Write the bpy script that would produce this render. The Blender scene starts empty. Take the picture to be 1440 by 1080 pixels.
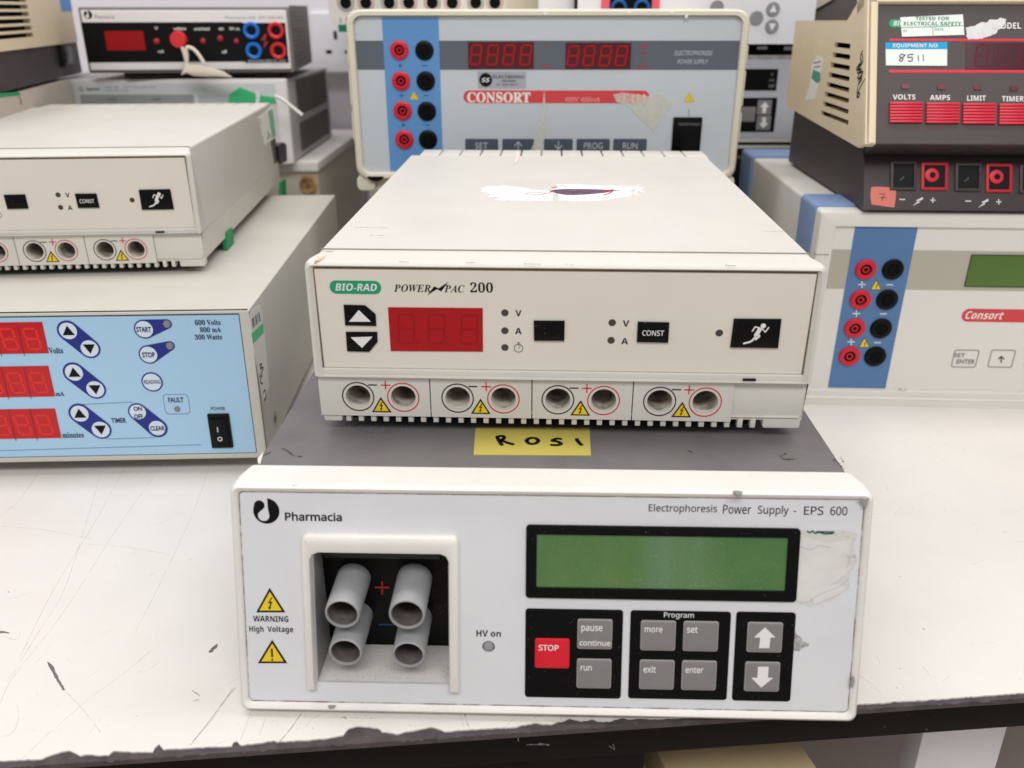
import bpy, bmesh, math, random
from mathutils import Vector, Matrix
from mathutils.geometry import tessellate_polygon
random.seed(7)
S = bpy.context.scene
COL = S.collection

# ------------------------------------------------------------------ camera
FPX, PITCH, ROLL, CAMH = 1233.6, 0.4037, -0.0007, 0.3283
cd = bpy.data.cameras.new('camera'); cam = bpy.data.objects.new('camera', cd); COL.objects.link(cam)
cam.location = (0, 0, CAMH)
cd.sensor_width = 36; cd.lens = FPX/1440*36; cd.clip_start = 0.01; cd.clip_end = 50
FWD = Vector((0, math.cos(PITCH), -math.sin(PITCH))); UP0 = Vector((0, math.sin(PITCH), math.cos(PITCH))); R0 = Vector((1, 0, 0))
RT = R0*math.cos(ROLL)+UP0*math.sin(ROLL); UPV = -R0*math.sin(ROLL)+UP0*math.cos(ROLL)
cam.matrix_world = Matrix(((RT.x, UPV.x, -FWD.x, 0), (RT.y, UPV.y, -FWD.y, 0), (RT.z, UPV.z, -FWD.z, CAMH), (0, 0, 0, 1)))
S.camera = cam
cd.dof.use_dof = True; cd.dof.focus_distance = 0.53; cd.dof.aperture_fstop = 9.0
CAMP = Vector((0, 0, CAMH))
S.view_settings.view_transform = 'Standard'; S.view_settings.look = 'None'; S.view_settings.exposure = 0.0; S.view_settings.gamma = 1

# ------------------------------------------------------------------ room light
w = bpy.data.worlds.new('World'); S.world = w; w.use_nodes = True
bg = w.node_tree.nodes['Background']; bg.inputs[0].default_value = (1.0, 0.99, 0.985, 1); bg.inputs[1].default_value = 0.47
def lamp(name, loc, sx, sy, power, rx=0, ry=0):
    l = bpy.data.lights.new(name, 'AREA'); l.shape = 'RECTANGLE'; l.size = sx; l.size_y = sy; l.energy = power; l.color = (1, 0.99, 0.975)
    o = bpy.data.objects.new(name, l); COL.objects.link(o); o.location = loc; o.rotation_euler = (rx, ry, 0)
lamp('ceiling_and_fill_lamp', (-0.7, 0.75, 2.2), 1.2, 0.6, 16)
lamp('ceiling_and_fill_lamp', (0.9, 0.75, 2.2), 1.2, 0.6, 16)
lamp('ceiling_and_fill_lamp', (0.1, -1.3, 2.2), 2.4, 0.6, 46, math.radians(46))  # added fill behind the camera, tilted to brighten the unit fronts

# ------------------------------------------------------------------ helpers
def lin(c):
    c /= 255.0
    return c/12.92 if c <= 0.04045 else ((c+0.055)/1.055)**2.4
def C(r, g, b): return (lin(r), lin(g), lin(b), 1)
MATS = {}
def mat(name, rgb, rough=0.5, spec=0.4, bump=0.0, bscale=900, var=0.0, vscale=30, rgb2=None, thr=None, speck=0.0, metal=0.0, coat=0.0, alpha=None):
    """Principled material: base colour, optional second colour by noise, fine specks, fine bump."""
    if name in MATS: return MATS[name]
    m = bpy.data.materials.new(name); m.use_nodes = True; nt = m.node_tree; N = nt.nodes; L = nt.links
    p = N['Principled BSDF']; p.inputs['Roughness'].default_value = rough; p.inputs['Specular IOR Level'].default_value = spec
    p.inputs['Metallic'].default_value = metal; p.inputs['Coat Weight'].default_value = coat; p.inputs['Coat Roughness'].default_value = 0.15
    col = C(*rgb); p.inputs['Base Color'].default_value = col; m.diffuse_color = col
    tc = N.new('ShaderNodeTexCoord'); src = None
    def noise(scale, det=4, rg=0.6):
        n = N.new('ShaderNodeTexNoise'); n.inputs['Scale'].default_value = scale; n.inputs['Detail'].default_value = det; n.inputs['Roughness'].default_value = rg
        L.new(tc.outputs['Object'], n.inputs['Vector']); return n
    def ramp(n, a, b):
        r = N.new('ShaderNodeMapRange'); r.inputs['From Min'].default_value = a; r.inputs['From Max'].default_value = b
        L.new(n.outputs['Fac'], r.inputs['Value']); return r
    if var > 0:
        n = noise(vscale); r = ramp(n, *(thr or (0.35, 0.7)))
        mx = N.new('ShaderNodeMix'); mx.data_type = 'RGBA'; mx.inputs['A'].default_value = col
        c2 = C(*rgb2) if rgb2 else tuple(v*(1-var) for v in col[:3])+(1,)
        mx.inputs['B'].default_value = c2
        mu = N.new('ShaderNodeMath'); mu.operation = 'MULTIPLY'; mu.inputs[1].default_value = 1.0 if not rgb2 else var
        L.new(r.outputs['Result'], mu.inputs[0]); L.new(mu.outputs[0], mx.inputs['Factor']); src = mx.outputs['Result']
    if speck > 0:
        n = noise(1400, 2, .5); r = ramp(n, 0.72-speck*.1, 0.76)
        n2 = noise(90, 3); r2 = ramp(n2, 0.45, 0.62)
        mu = N.new('ShaderNodeMath'); mu.operation = 'MULTIPLY'; L.new(r.outputs['Result'], mu.inputs[0]); L.new(r2.outputs['Result'], mu.inputs[1])
        mx = N.new('ShaderNodeMix'); mx.data_type = 'RGBA'
        if src: L.new(src, mx.inputs['A'])
        else: mx.inputs['A'].default_value = col
        lum = sum(col[:3])/3
        mx.inputs['B'].default_value = (.055, .035, .02, 1) if lum > .12 else (.32, .30, .27, 1)
        L.new(mu.outputs[0], mx.inputs['Factor']); src = mx.outputs['Result']
    if src: L.new(src, p.inputs['Base Color'])
    if bump > 0:
        n = noise(bscale, 2); b = N.new('ShaderNodeBump'); b.inputs['Strength'].default_value = bump; b.inputs['Distance'].default_value = 0.0003
        L.new(n.outputs['Fac'], b.inputs['Height']); L.new(b.outputs['Normal'], p.inputs['Normal'])
    if alpha is not None:
        n = noise(alpha[0], 5, .7); r = ramp(n, alpha[1], alpha[2])
        mu = N.new('ShaderNodeMath'); mu.operation = 'MULTIPLY'; mu.inputs[1].default_value = alpha[3]
        L.new(r.outputs['Result'], mu.inputs[0]); L.new(mu.outputs[0], p.inputs['Alpha'])
    MATS[name] = m; return m

def link_mesh(name, verts, faces, m, parent=None, smooth=False, label=None, kind=None, angle=35):
    me = bpy.data.meshes.new(name); me.from_pydata([tuple(v) for v in verts], [], faces); me.materials.append(m)
    bm = bmesh.new(); bm.from_mesh(me); bmesh.ops.remove_doubles(bm, verts=bm.verts, dist=1e-7); bmesh.ops.recalc_face_normals(bm, faces=bm.faces); bm.to_mesh(me); bm.free()
    if smooth:
        me.shade_smooth(); me.set_sharp_from_angle(angle=math.radians(angle))
    o = bpy.data.objects.new(name, me); COL.objects.link(o)
    if parent: o.parent = parent
    if label: o['label'] = label
    if kind: o['kind'] = kind
    return o
def thing(name, label, cat, loc, yaw=0, group=None):
    o = bpy.data.objects.new(name, None); COL.objects.link(o); o.empty_display_size = .02
    o.location = loc; o.rotation_euler = (0, 0, yaw); o['label'] = label; o['category'] = cat
    if group: o['group'] = group
    o['_m'] = 1; del o['_m']
    return o
def copy_tree(o, parent=None):
    c = o.copy(); COL.objects.link(c); c.parent = parent
    for ch in list(o.children): copy_tree(ch, c)
    return c
def rr(u0, v0, u1, v1, r, n=5, ins=0.0):
    u0 += ins; v0 += ins; u1 -= ins; v1 -= ins; r = max(r-ins, 0.0)
    r = min(r, (u1-u0)/2, (v1-v0)/2)
    if r <= 1e-6: return [(u0, v0), (u1, v0), (u1, v1), (u0, v1)]
    out = []
    for cx, cy, a0 in ((u1-r, v0+r, -90), (u1-r, v1-r, 0), (u0+r, v1-r, 90), (u0+r, v0+r, 180)):
        for k in range(n+1):
            a = math.radians(a0+90*k/n); out.append((cx+r*math.cos(a), cy+r*math.sin(a)))
    return out
def circ(cu, cv, r, n=32): return [(cu+r*math.cos(2*math.pi*k/n), cv+r*math.sin(2*math.pi*k/n)) for k in range(n)]
def inset_poly(pts, d):
    n = len(pts); A = sum(pts[i][0]*pts[(i+1) % n][1]-pts[(i+1) % n][0]*pts[i][1] for i in range(n)); sg = 1 if A > 0 else -1
    out = []
    for i in range(n):
        p0 = Vector(pts[i-1]); p1 = Vector(pts[i]); p2 = Vector(pts[(i+1) % n])
        e1 = (p1-p0); e2 = (p2-p1)
        if e1.length < 1e-9 or e2.length < 1e-9: out.append(tuple(p1)); continue
        e1.normalize(); e2.normalize(); n1 = Vector((-e1.y, e1.x))*sg; n2 = Vector((-e2.y, e2.x))*sg
        b = n1+n2; k = max(1+n1.dot(n2), .35)
        out.append(tuple(p1+b*(d/k)))
    return out
def smooth_path(pts, sub=5):
    if len(pts) < 3: return [Vector(p) for p in pts]
    P = [Vector(p) for p in pts]; P = [P[0]*2-P[1]]+P+[P[-1]*2-P[-2]]; out = []
    for i in range(1, len(P)-2):
        for k in range(sub):
            t = k/sub; a, b, c, d = P[i-1:i+3]
            out.append(0.5*((2*b)+(c-a)*t+(2*a-5*b+4*c-d)*t*t+(3*b-a-3*c+d)*t**3))
    out.append(P[-2]); return out
TEXTJOBS = []
BASES = {'s': (0x1D400, 0x1D7CE), 'si': (0x1D468, 0x1D7CE), 'b': (0x1D5D4, 0x1D7EC), 'r': (0x1D5A0, 0x1D7E2), 'bi': (0x1D63C, 0x1D7EC), 'i': (0x1D608, 0x1D7E2)}
def styled(t, st):
    st = {'bi': 'b', 'i': 'n'}.get(st, st)
    if st not in BASES: return t
    B, D = BASES[st]; r = ''
    for ch in t:
        if 'A' <= ch <= 'Z': r += chr(B+ord(ch)-65)
        elif 'a' <= ch <= 'z': r += chr(B+26+ord(ch)-97)
        elif '0' <= ch <= '9': r += chr(D+ord(ch)-48)
        else: r += ch
    return r

class Face:
    """A flat working plane of a thing: u to the right, v up, w out of the face. Shapes are given in metres, or measured on the plane."""
    def __init__(s, root, O=(0, 0, 0), U=(1, 0, 0), V=(0, 0, 1), N=(0, -1, 0)):
        s.root = root; s.O = Vector(O); s.U = Vector(U); s.V = Vector(V); s.N = Vector(N)
        M = Matrix.Translation(root.location) @ Matrix.Rotation(root.rotation_euler.z, 4, 'Z') if root else Matrix()
        s.Mi = M.inverted(); s.M = M
    def L(s, u, v, w=0): return s.O+s.U*u+s.V*v+s.N*w
    def at(s, px, py, w=0):
        d = FWD+RT*((px-720)/FPX)-UPV*((py-540)/FPX)
        o = s.Mi @ CAMP; dl = s.Mi.to_3x3() @ d; o2 = o-s.O
        t = (w-o2.dot(s.N))/dl.dot(s.N); q = o2+dl*t
        return (q.dot(s.U), q.dot(s.V))
    def ats(s, pts, w=0): return [s.at(x, y, w) for x, y in pts]
    def rpx(s, px, py, r, w=0):
        a = s.at(px-r, py, w); b = s.at(px+r, py, w); return math.hypot(a[0]-b[0], a[1]-b[1])/2
    # --- solids
    def prism(s, name, loop, w0, w1, m, bev=0.0, parent=None, label=None, smooth=True, kind=None):
        n = len(loop); rings = [(loop, w0)]
        if bev > 0: rings += [(loop, w1-bev), (inset_poly(loop, bev*.3), w1-bev*.3), (inset_poly(loop, bev), w1)]
        else: rings += [(loop, w1)]
        V = []; F = []
        for lp, ww in rings: V += [s.L(a, b, ww) for a, b in lp]
        for k in range(len(rings)-1):
            for i in range(n):
                j = (i+1) % n; F.append((k*n+i, k*n+j, (k+1)*n+j, (k+1)*n+i))
        tri = tessellate_polygon([[Vector((a, b, 0)) for a, b in loop]])
        last = (len(rings)-1)*n
        F += [tuple(last+i for i in t) for t in tri]; F += [tuple(i for i in t[::-1]) for t in tri]
        return link_mesh(name, V, F, m, parent or s.root, smooth, label, kind)
    def rbox(s, name, u0, v0, u1, v1, w0, w1, m, r=0.0, bev=0.0, parent=None, label=None, n=5):
        if u0 > u1: u0, u1 = u1, u0
        if v0 > v1: v0, v1 = v1, v0
        return s.prism(name, rr(u0, v0, u1, v1, r, n), w0, w1, m, bev, parent, label)
    def pbox(s, name, a, b, w0, w1, m, r=0.0, bev=0.0, parent=None, label=None):
        (u0, v0), (u1, v1) = s.at(*a, w1), s.at(*b, w1)
        return s.rbox(name, u0, v0, u1, v1, w0, w1, m, r, bev, parent, label)
    def poly(s, name, pts, w0, w1, m, bev=0.0, parent=None, label=None, kind=None):
        return s.prism(name, s.ats(pts, w1), w0, w1, m, bev, parent, label, kind=kind)
    def plate(s, name, outer, holes, w0, w1, m, parent=None, label=None):
        loops = [outer]+holes; V = []; F = []
        for ww in (w0, w1):
            for lp in loops: V += [s.L(a, b, ww) for a, b in lp]
        tot = sum(len(l) for l in loops)
        tri = tessellate_polygon([[Vector((a, b, 0)) for a, b in lp] for lp in loops])
        F += [tuple(tot+i for i in t) for t in tri]; F += [tuple(t[::-1]) for t in tri]
        st = 0
        for lp in loops:
            n = len(lp)
            for i in range(n):
                j = (i+1) % n; F.append((st+i, st+j, tot+st+j, tot+st+i))
            st += n
        return link_mesh(name, V, F, m, parent or s.root, True, label)
    def frame(s, name, outer, inner, w0, w1, m, bev=0.0, parent=None, label=None):
        n = len(outer); rings = [(outer, w0), (outer, w1-bev)]
        if bev: rings += [(inset_poly(outer, bev*.3), w1-bev*.3), (inset_poly(outer, bev), w1), (inset_poly(inner, -bev*.5), w1), (inner, w1-bev*.5)]
        else: rings += [(inner, w1)]
        rings += [(inner, w0)]
        V = []; F = []
        for lp, ww in rings: V += [s.L(a, b, ww) for a, b in lp]
        k = len(rings)
        for q in range(k):
            q2 = (q+1) % k
            for i in range(n):
                j = (i+1) % n; F.append((q*n+i, q*n+j, q2*n+j, q2*n+i))
        return link_mesh(name, V, F, m, parent or s.root, True, label)
    def loft(s, name, rings, m, parent=None, label=None, cap0=False, cap1=True, angle=35, kind=None):
        V = []; F = []; n = len(rings[0][0])
        for lp, ww in rings:
            V += [s.L(a, b, ww) for a, b in lp]
        for q in range(len(rings)-1):
            for i in range(n):
                j = (i+1) % n; F.append((q*n+i, q*n+j, (q+1)*n+j, (q+1)*n+i))
        if cap0: F.append(tuple(range(n)))
        if cap1: F.append(tuple((len(rings)-1)*n+i for i in range(n)))
        return link_mesh(name, V, F, m, parent or s.root, True, label, kind, angle)
    def lathe(s, name, cu, cv, prof, m, parent=None, label=None, n=32, cap=True):
        """prof: list of (radius, w)"""
        V = []; F = []
        for r, ww in prof:
            V += [s.L(cu+r*math.cos(2*math.pi*k/n), cv+r*math.sin(2*math.pi*k/n), ww) for k in range(n)]
        for q in range(len(prof)-1):
            for i in range(n):
                j = (i+1) % n; F.append((q*n+i, q*n+j, (q+1)*n+j, (q+1)*n+i))
        if cap and prof[-1][0] > 1e-5: F.append(tuple((len(prof)-1)*n+i for i in range(n)))
        return link_mesh(name, V, F, m, parent or s.root, True, label)
    def ring(s, name, cu, cv, r0, r1, w0, w1, m, parent=None, label=None):
        return s.frame(name, circ(cu, cv, r1), circ(cu, cv, r0), w0, w1, m, 0, parent, label)
    def ribbons(s, name, lines, wd, w0, m, parent=None, label=None, th=0.00012, px=True, smooth=True, kind=None):
        V = []; F = []
        for ln in lines:
            P = s.ats(ln, w0) if px else ln
            P = smooth_path(P) if smooth else [Vector(p) for p in P]
            n = len(P); b = len(V)
            for i, p in enumerate(P):
                t = (P[min(i+1, n-1)]-P[max(i-1, 0)])
                if t.length < 1e-9: t = Vector((1, 0))
                t.normalize(); nn = Vector((-t.y, t.x))
                h = wd/2 * (0.75 if i in (0, n-1) else 1)
                a = p+nn*h; c = p-nn*h
                if i == 0: a -= t*wd*.25; c -= t*wd*.25
                if i == n-1: a += t*wd*.25; c += t*wd*.25
                V += [s.L(a.x, a.y, w0+th), s.L(c.x, c.y, w0+th), s.L(a.x, a.y, w0-.0001), s.L(c.x, c.y, w0-.0001)]
            for i in range(n-1):
                q = b+4*i; F += [(q, q+1, q+5, q+4), (q, q+4, q+6, q+2), (q+1, q+3, q+7, q+5)]
        return link_mesh(name, V, F, m, parent or s.root, False, label, kind)
    def text(s, t, a, b, m, w=0.0, st='b', parent=None, name='lettering', px=True, off=0.0):
        """lettering fitted between two opposite corners of its ink box"""
        if px: (u0, v0), (u1, v1) = s.at(*a, w), s.at(*b, w)
        else: (u0, v0), (u1, v1) = a, b
        TEXTJOBS.append((s, styled(t, st), min(u0, u1), min(v0, v1), max(u0, u1), max(v0, v1), m, w, parent or s.root, name, off, .22 if st in ('bi', 'i') else 0))
    def seg8(s, cu, cv, wd, ht, m, w, th=None, slant=0.12, parent=None, dot=False, segs='abcdefg'):
        th = th or wd*.18; V = []; F = []; hw, hh = wd/2-th/2, ht/2-th/2; g = th*.12
        def bar(x0, y0, x1, y1):
            d = Vector((x1-x0, y1-y0)); L = d.length; d.normalize(); n = Vector((-d.y, d.x)); h = th/2*.85
            c = [Vector((x0, y0))+d*g, Vector((x0, y0))+d*(g+h)+n*h, Vector((x1, y1))-d*(g+h)+n*h, Vector((x1, y1))-d*g, Vector((x1, y1))-d*(g+h)-n*h, Vector((x0, y0))+d*(g+h)-n*h]
            b = len(V)
            for p in c: V.append(s.L(cu+p.x+p.y*slant, cv+p.y, w))
            F.append(tuple(range(b, b+6)))
        D = dict(a=(-hw, hh, hw, hh), b=(hw, hh, hw, 0), c=(hw, 0, hw, -hh), d=(-hw, -hh, hw, -hh), e=(-hw, 0, -hw, -hh), f=(-hw, hh, -hw, 0), g=(-hw, 0, hw, 0))
        for k in segs: bar(*D[k])
        if dot:
            b = len(V); x = wd*.62; y = -hh
            for p in circ(x, y, th*.45, 8): V.append(s.L(cu+p[0]+p[1]*slant, cv+p[1], w))
            F.append(tuple(range(b, b+8)))
        return link_mesh('digit', V, F, m, parent or s.root)
    def warn(s, apex, bl, br, m_y, m_k, w, sym='bolt', parent=None, name='warning_triangle', border=.11):
        A, Bl, Br = s.ats([apex, bl, br], w); wd = Br[0]-Bl[0]
        k = s.prism(name, [Bl, Br, A], w, w+.00012, m_k, 0, parent)
        s.prism('yellow_field', inset_poly([Bl, Br, A], wd*border*.62), w+.00012, w+.0002, m_y, 0, k)
        cx = (Bl[0]+Br[0])/2; cy = Bl[1]+(A[1]-Bl[1])*.36; h = (A[1]-Bl[1])
        if sym == 'bolt':
            P = [(.05, .26), (-.09, .02), (.0, .04), (-.05, -.14), (-.09, -.12), (-.04, -.25), (.04, -.14), (0, -.14), (.08, .09), (-.01, .075), (.1, .26)]
            s.prism('bolt_symbol', [(cx+a*h, cy+b*h) for a, b in P], w+.0002, w+.00028, m_k, 0, k)
        else:
            s.prism('exclamation_bar', rr(cx-.035*h, cy-.1*h, cx+.035*h, cy+.28*h, .03*h, 3), w+.0002, w+.00028, m_k, 0, k)
            s.prism('exclamation_dot', circ(cx, cy-.2*h, .04*h, 12), w+.0002, w+.00028, m_k, 0, k)
        return k
def box_v(o0, o1): pass
def stack_root(name, label, cat, P, yaw, group=None): return thing(name, label, cat, P, yaw, group)
def flush_text():
    if not TEXTJOBS: return
    groups = {}
    for jb in TEXTJOBS: groups.setdefault(jb[10], {}).setdefault(jb[1], None)
    res = {}; tmp = []
    for off, d in groups.items():
        c = bpy.data.curves.new('lettering', 'FONT'); c.body = '\n'.join(d); c.resolution_u = 3; c.offset = off; c.space_line = 3.0
        o = bpy.data.objects.new('lettering', c); COL.objects.link(o); tmp.append((off, list(d), o))
    dg = bpy.context.evaluated_depsgraph_get(); dg.update()
    for off, keys, o in tmp:
        me = bpy.data.meshes.new_from_object(o.evaluated_get(dg)); co = [v.co.copy() for v in me.vertices]
        rows = {}
        for p in me.polygons:
            y = sum(co[i].y for i in p.vertices)/len(p.vertices); rows.setdefault(max(0, int(round((.35-y)/3.0))), []).append(tuple(p.vertices))
        for k, t in enumerate(keys):
            used = sorted({i for f in rows.get(k, []) for i in f}); ix = {v: n for n, v in enumerate(used)}
            res[(t, off)] = ([co[i] for i in used], [tuple(ix[i] for i in f) for f in rows.get(k, [])])
        c = o.data; bpy.data.objects.remove(o); bpy.data.curves.remove(c); bpy.data.meshes.remove(me)
    for s, t, u0, v0, u1, v1, m, ww, par, name, off, shear in TEXTJOBS:
        co, fs = res[(t, off)]
        if not fs: print('NO INK', t); continue
        if shear: co = [Vector((v.x+v.y*shear, v.y, 0)) for v in co]
        xs = [v.x for v in co]; ys = [v.y for v in co]
        x0, x1, y0, y1 = min(xs), max(xs), min(ys), max(ys); sx = (u1-u0)/max(x1-x0, 1e-6); sy = (v1-v0)/max(y1-y0, 1e-6)
        V = [s.L(u0+(v.x-x0)*sx, v0+(v.y-y0)*sy, ww+.00015) for v in co]
        me = bpy.data.meshes.new(name); me.from_pydata([tuple(v) for v in V], [], fs); me.materials.append(m)
        o = bpy.data.objects.new(name, me); COL.objects.link(o); o.parent = par
    TEXTJOBS.clear()
WORLD = Face(None, (0, 0, 0), (1, 0, 0), (0, 1, 0), (0, 0, 1))     # bench plane, z = 0
def on_z(px, py, z):
    a = WORLD.at(px, py, z); return Vector((a[0], a[1], z))
def on_y(px, py, y):
    F = Face(None, (0, 0, 0), (1, 0, 0), (0, 0, 1), (0, -1, 0)); a = F.at(px, py, -y); return Vector((a[0], y, a[1]))

# ------------------------------------------------------------------ materials
M_bench = mat('bench_laminate', (222, 217, 211), .4, .4, var=.07, vscale=9, speck=.12, bump=.05, bscale=260)
M_sub = mat('chipped_core', (84, 77, 77), .7, .25, var=.4, vscale=120, bump=.5, bscale=350)
M_edge = mat('dark_wood_edge', (13, 8, 8), .5, .15, var=.5, vscale=60, bump=.2, bscale=300)
M_black = mat('black_print', (9, 9, 10), .4, .18)
M_blackg = mat('black_gloss_plastic', (7, 7, 8), .3, .16, speck=.2)
M_bwhite = mat('bezel_white_enamel', (226, 222, 216), .42, .4, bump=.35, bscale=700, speck=.5, var=.06, vscale=25)
M_fasc = mat('blue_white_vinyl', (217, 217, 220), .33, .4, var=.055, vscale=22, speck=.0, bump=.05, bscale=260)
M_lid = mat('grey_enamel', (116, 112, 113), .45, .35, bump=.3, bscale=900, var=.22, vscale=18, speck=.9)
M_cream = mat('cream_plastic', (210, 206, 198), .42, .4, bump=.16, bscale=1200, var=.06, vscale=16, speck=.12)
M_creamp = mat('cream_panel', (221, 214, 203), .5, .3, var=.04, vscale=12, bump=.06, bscale=1000)
M_tube = mat('grey_shroud_plastic', (158, 159, 161), .38, .4, var=.12, vscale=120)
M_tubein = mat('dusty_grey_inside', (112, 108, 105), .7, .2, var=.75, vscale=170, rgb2=(84, 66, 54))
M_key = mat('grey_key', (128, 125, 125), .35, .4, var=.08, vscale=60)
M_keyrim = mat('light_key_rim', (150, 147, 146), .35, .4)
M_white = mat('white_print', (225, 223, 222), .5, .3)
M_red = mat('stop_red', (214, 24, 44), .35, .4, var=.08, vscale=60)
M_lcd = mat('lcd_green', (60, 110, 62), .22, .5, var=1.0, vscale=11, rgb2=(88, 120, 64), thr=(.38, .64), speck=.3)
def reflection_streaks(m, rgb2, sc=(26, 1.2, 1.2), amt=.55):
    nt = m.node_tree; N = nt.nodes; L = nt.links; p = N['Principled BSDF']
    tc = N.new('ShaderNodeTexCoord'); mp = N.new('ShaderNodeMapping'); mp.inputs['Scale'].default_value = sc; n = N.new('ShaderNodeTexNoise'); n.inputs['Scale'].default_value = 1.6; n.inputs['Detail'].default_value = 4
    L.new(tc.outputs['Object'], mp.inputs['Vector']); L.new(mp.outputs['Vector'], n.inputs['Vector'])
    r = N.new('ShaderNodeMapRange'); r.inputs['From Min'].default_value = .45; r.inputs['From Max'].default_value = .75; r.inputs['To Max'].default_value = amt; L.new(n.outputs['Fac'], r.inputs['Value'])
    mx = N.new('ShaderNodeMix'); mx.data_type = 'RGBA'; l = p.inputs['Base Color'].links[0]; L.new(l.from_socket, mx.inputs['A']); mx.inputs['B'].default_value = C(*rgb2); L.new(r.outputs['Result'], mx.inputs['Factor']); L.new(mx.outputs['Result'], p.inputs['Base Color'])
reflection_streaks(M_lcd, (104, 134, 108), amt=.7)  # room reflections on the glass, painted as pale vertical streaks in the colour
M_yel = mat('warning_yellow', (228, 196, 40), .4, .4)
M_grn = mat('logo_green', (20, 150, 104), .4, .35)
M_redp = mat('red_print', (196, 34, 46), .45, .3)
M_ledw = mat('red_window', (166, 8, 20), .2, .4)
M_segd = mat('unlit_segment', (150, 7, 18), .3, .3)
M_segl = mat('segment_red', (214, 46, 40), .3, .3)
M_hole = mat('dark_hole', (60, 52, 48), .7, .2)
M_ledg = mat('led_lens_grey', (66, 58, 54), .4, .5)
M_sockin = mat('socket_inside', (190, 182, 170), .6, .2, var=.7, vscale=130, rgb2=(96, 86, 76), thr=(.42, .62))
M_dark = mat('dark_interior', (14, 13, 13), .8, .1)
M_yellow = mat('yellow_card', (194, 180, 90), .7, .2, var=.08, vscale=60, speck=.3)
M_dust = mat('brown_grime', (120, 84, 54), .9, .1, alpha=(700, .5, .66, .7))
M_scuff = mat('grey_scuff', (120, 114, 110), .8, .1, alpha=(300, .40, .6, .75))
M_scr = mat('hairline_scratch', (172, 166, 160), .6, .2, alpha=(120, .36, .68, .42))
M_scrd = mat('dark_scratch', (96, 88, 84), .7, .2, alpha=(400, .35, .6, .9))
M_paper = mat('torn_paper', (220, 218, 214), .85, .1, bump=.6, bscale=160, var=.12, vscale=40, rgb2=None)
M_floor = mat('floor_vinyl', (196, 180, 170), .5, .3, var=.06, vscale=5)
M_wall = mat('white_wall_paint', (222, 218, 226), .7, .2, var=.03, vscale=3)
M_rubber = mat('black_rubber', (20, 20, 20), .7, .2)

# ------------------------------------------------------------------ bench, floor, wall
e0 = on_z(0, 1078, 0); e1 = on_z(1440, 980, 0); ed = (e1-e0).normalized(); eno = Vector((ed.y, -ed.x, 0))   # eno points to the viewer
byaw = math.atan2(ed.y, ed.x)
bench = thing('workbench', 'white laminate workbench with a chipped dark front edge under all the instruments', 'workbench', (0, 0, 0), 0)
BF = Face(bench, (0, 0, 0), (1, 0, 0), (0, 1, 0), (0, 0, 1))
chip = [(0, 1069.6), (30, 1068.5), (59, 1067), (73, 1061), (86, 1057), (97, 1055), (104, 1058), (113, 1062.6), (122, 1060.5), (137, 1062), (153, 1061.6), (160, 1055.7), (187, 1057.5), (215, 1057), (219, 1050),
        (224, 1046), (229, 1053.6), (262, 1052), (296, 1050), (326, 1049), (329, 1043), (333, 1042), (338.5, 1047.7), (360, 1045), (372, 1043.5), (385, 1040.8), (391, 1043), (430, 1040.7), (462, 1037.7), (482.7, 1033.8), (486, 1029), (489.6, 1024.7),
        (501, 1021), (516, 1022), (530.8, 1023.5), (535, 1026), (537, 1029), (547, 1030), (558, 1032), (575, 1028), (588, 1025.8), (599.6, 1023.5), (607, 1022), (613, 1023.5), (624.8, 1028.6), (640, 1027), (659, 1025.8), (690, 1024), (725.6, 1022.4), (736, 1019),
        (746, 1017.8), (751, 1016), (764, 1018), (776, 1018), (785, 1014), (794, 1012.5), (801, 1009), (809, 1011), (817.6, 1013), (826, 1012), (834, 1010), (841, 1013.4), (857, 1013.4), (868, 1010), (877, 1008), (886, 1010), (895, 1009), (915, 1010), (935, 1009.5),
        (1000, 1006), (1100, 999), (1160, 994.5), (1206, 990), (1240, 988.5), (1262.7, 986), (1300, 984.5), (1343, 981), (1378, 978.5), (1440, 974)]
cp = BF.ats(chip, 0)
def jag(pts):
    out = []
    for i in range(len(pts)-1):
        a = Vector(pts[i]); b = Vector(pts[i+1]); n = max(1, int((b-a).length/.0012)); out.append(tuple(a))
        for k in range(1, n):
            q = a.lerp(b, k/n); out.append((q.x+random.uniform(-.0002, .0002), q.y+random.uniform(-.0002, .0003)))
    out.append(tuple(pts[-1])); return out
cpj = jag(cp)
eL = e0-ed*1.0+eno*(-.002); eR = e1+ed*1.0+eno*(-.002)
top = [(eL.x, eL.y)]+cpj+[(eR.x, eR.y), (eR.x, 1.548), (eL.x, 1.548)]
BF.prism('laminate_top', top, -.0009, 0, M_bench, 0)
q0 = e0-ed*1.0; q1 = e1+ed*1.0
BF.prism('core_board', [(q0.x, q0.y), (q1.x, q1.y), (q1.x, 1.547), (q0.x, 1.547)], -.004, -.00095, M_sub, 0)
# lumpy broken core standing in the chips
V = []; Fc = []
for i in range(180):
    t = random.random(); px = t*1440
    a = e0.lerp(e1, t); c = Vector((a.x, a.y))-Vector((eno.x, eno.y))*random.uniform(-.0003, .0035)
    r = random.uniform(.0004, .0015); b = len(V); k = 6
    for q in range(k):
        an = 2*math.pi*q/k; V.append((c.x+r*1.8*math.cos(an)*random.uniform(.6, 1.2), c.y+r*math.sin(an)*random.uniform(.6, 1.2), -.001))
    V.append((c.x, c.y, -.001+random.uniform(.0001, .0006)))
    for q in range(k): Fc.append((b+q, b+(q+1) % k, b+k))
link_mesh('core_crumbs', V, Fc, M_sub, bench, kind='stuff')
ez = on_y(904, 1058.7, 0.345)
EDH = 0.0
for z in [x*.001 for x in range(-60, -5)]:
    p = on_z(904, 1058.7, z); dist = (p-e0).dot(eno)
    if dist > -.001: EDH = z; break
EDH = EDH if EDH else -.03
m0, m1 = q0, q1
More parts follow.
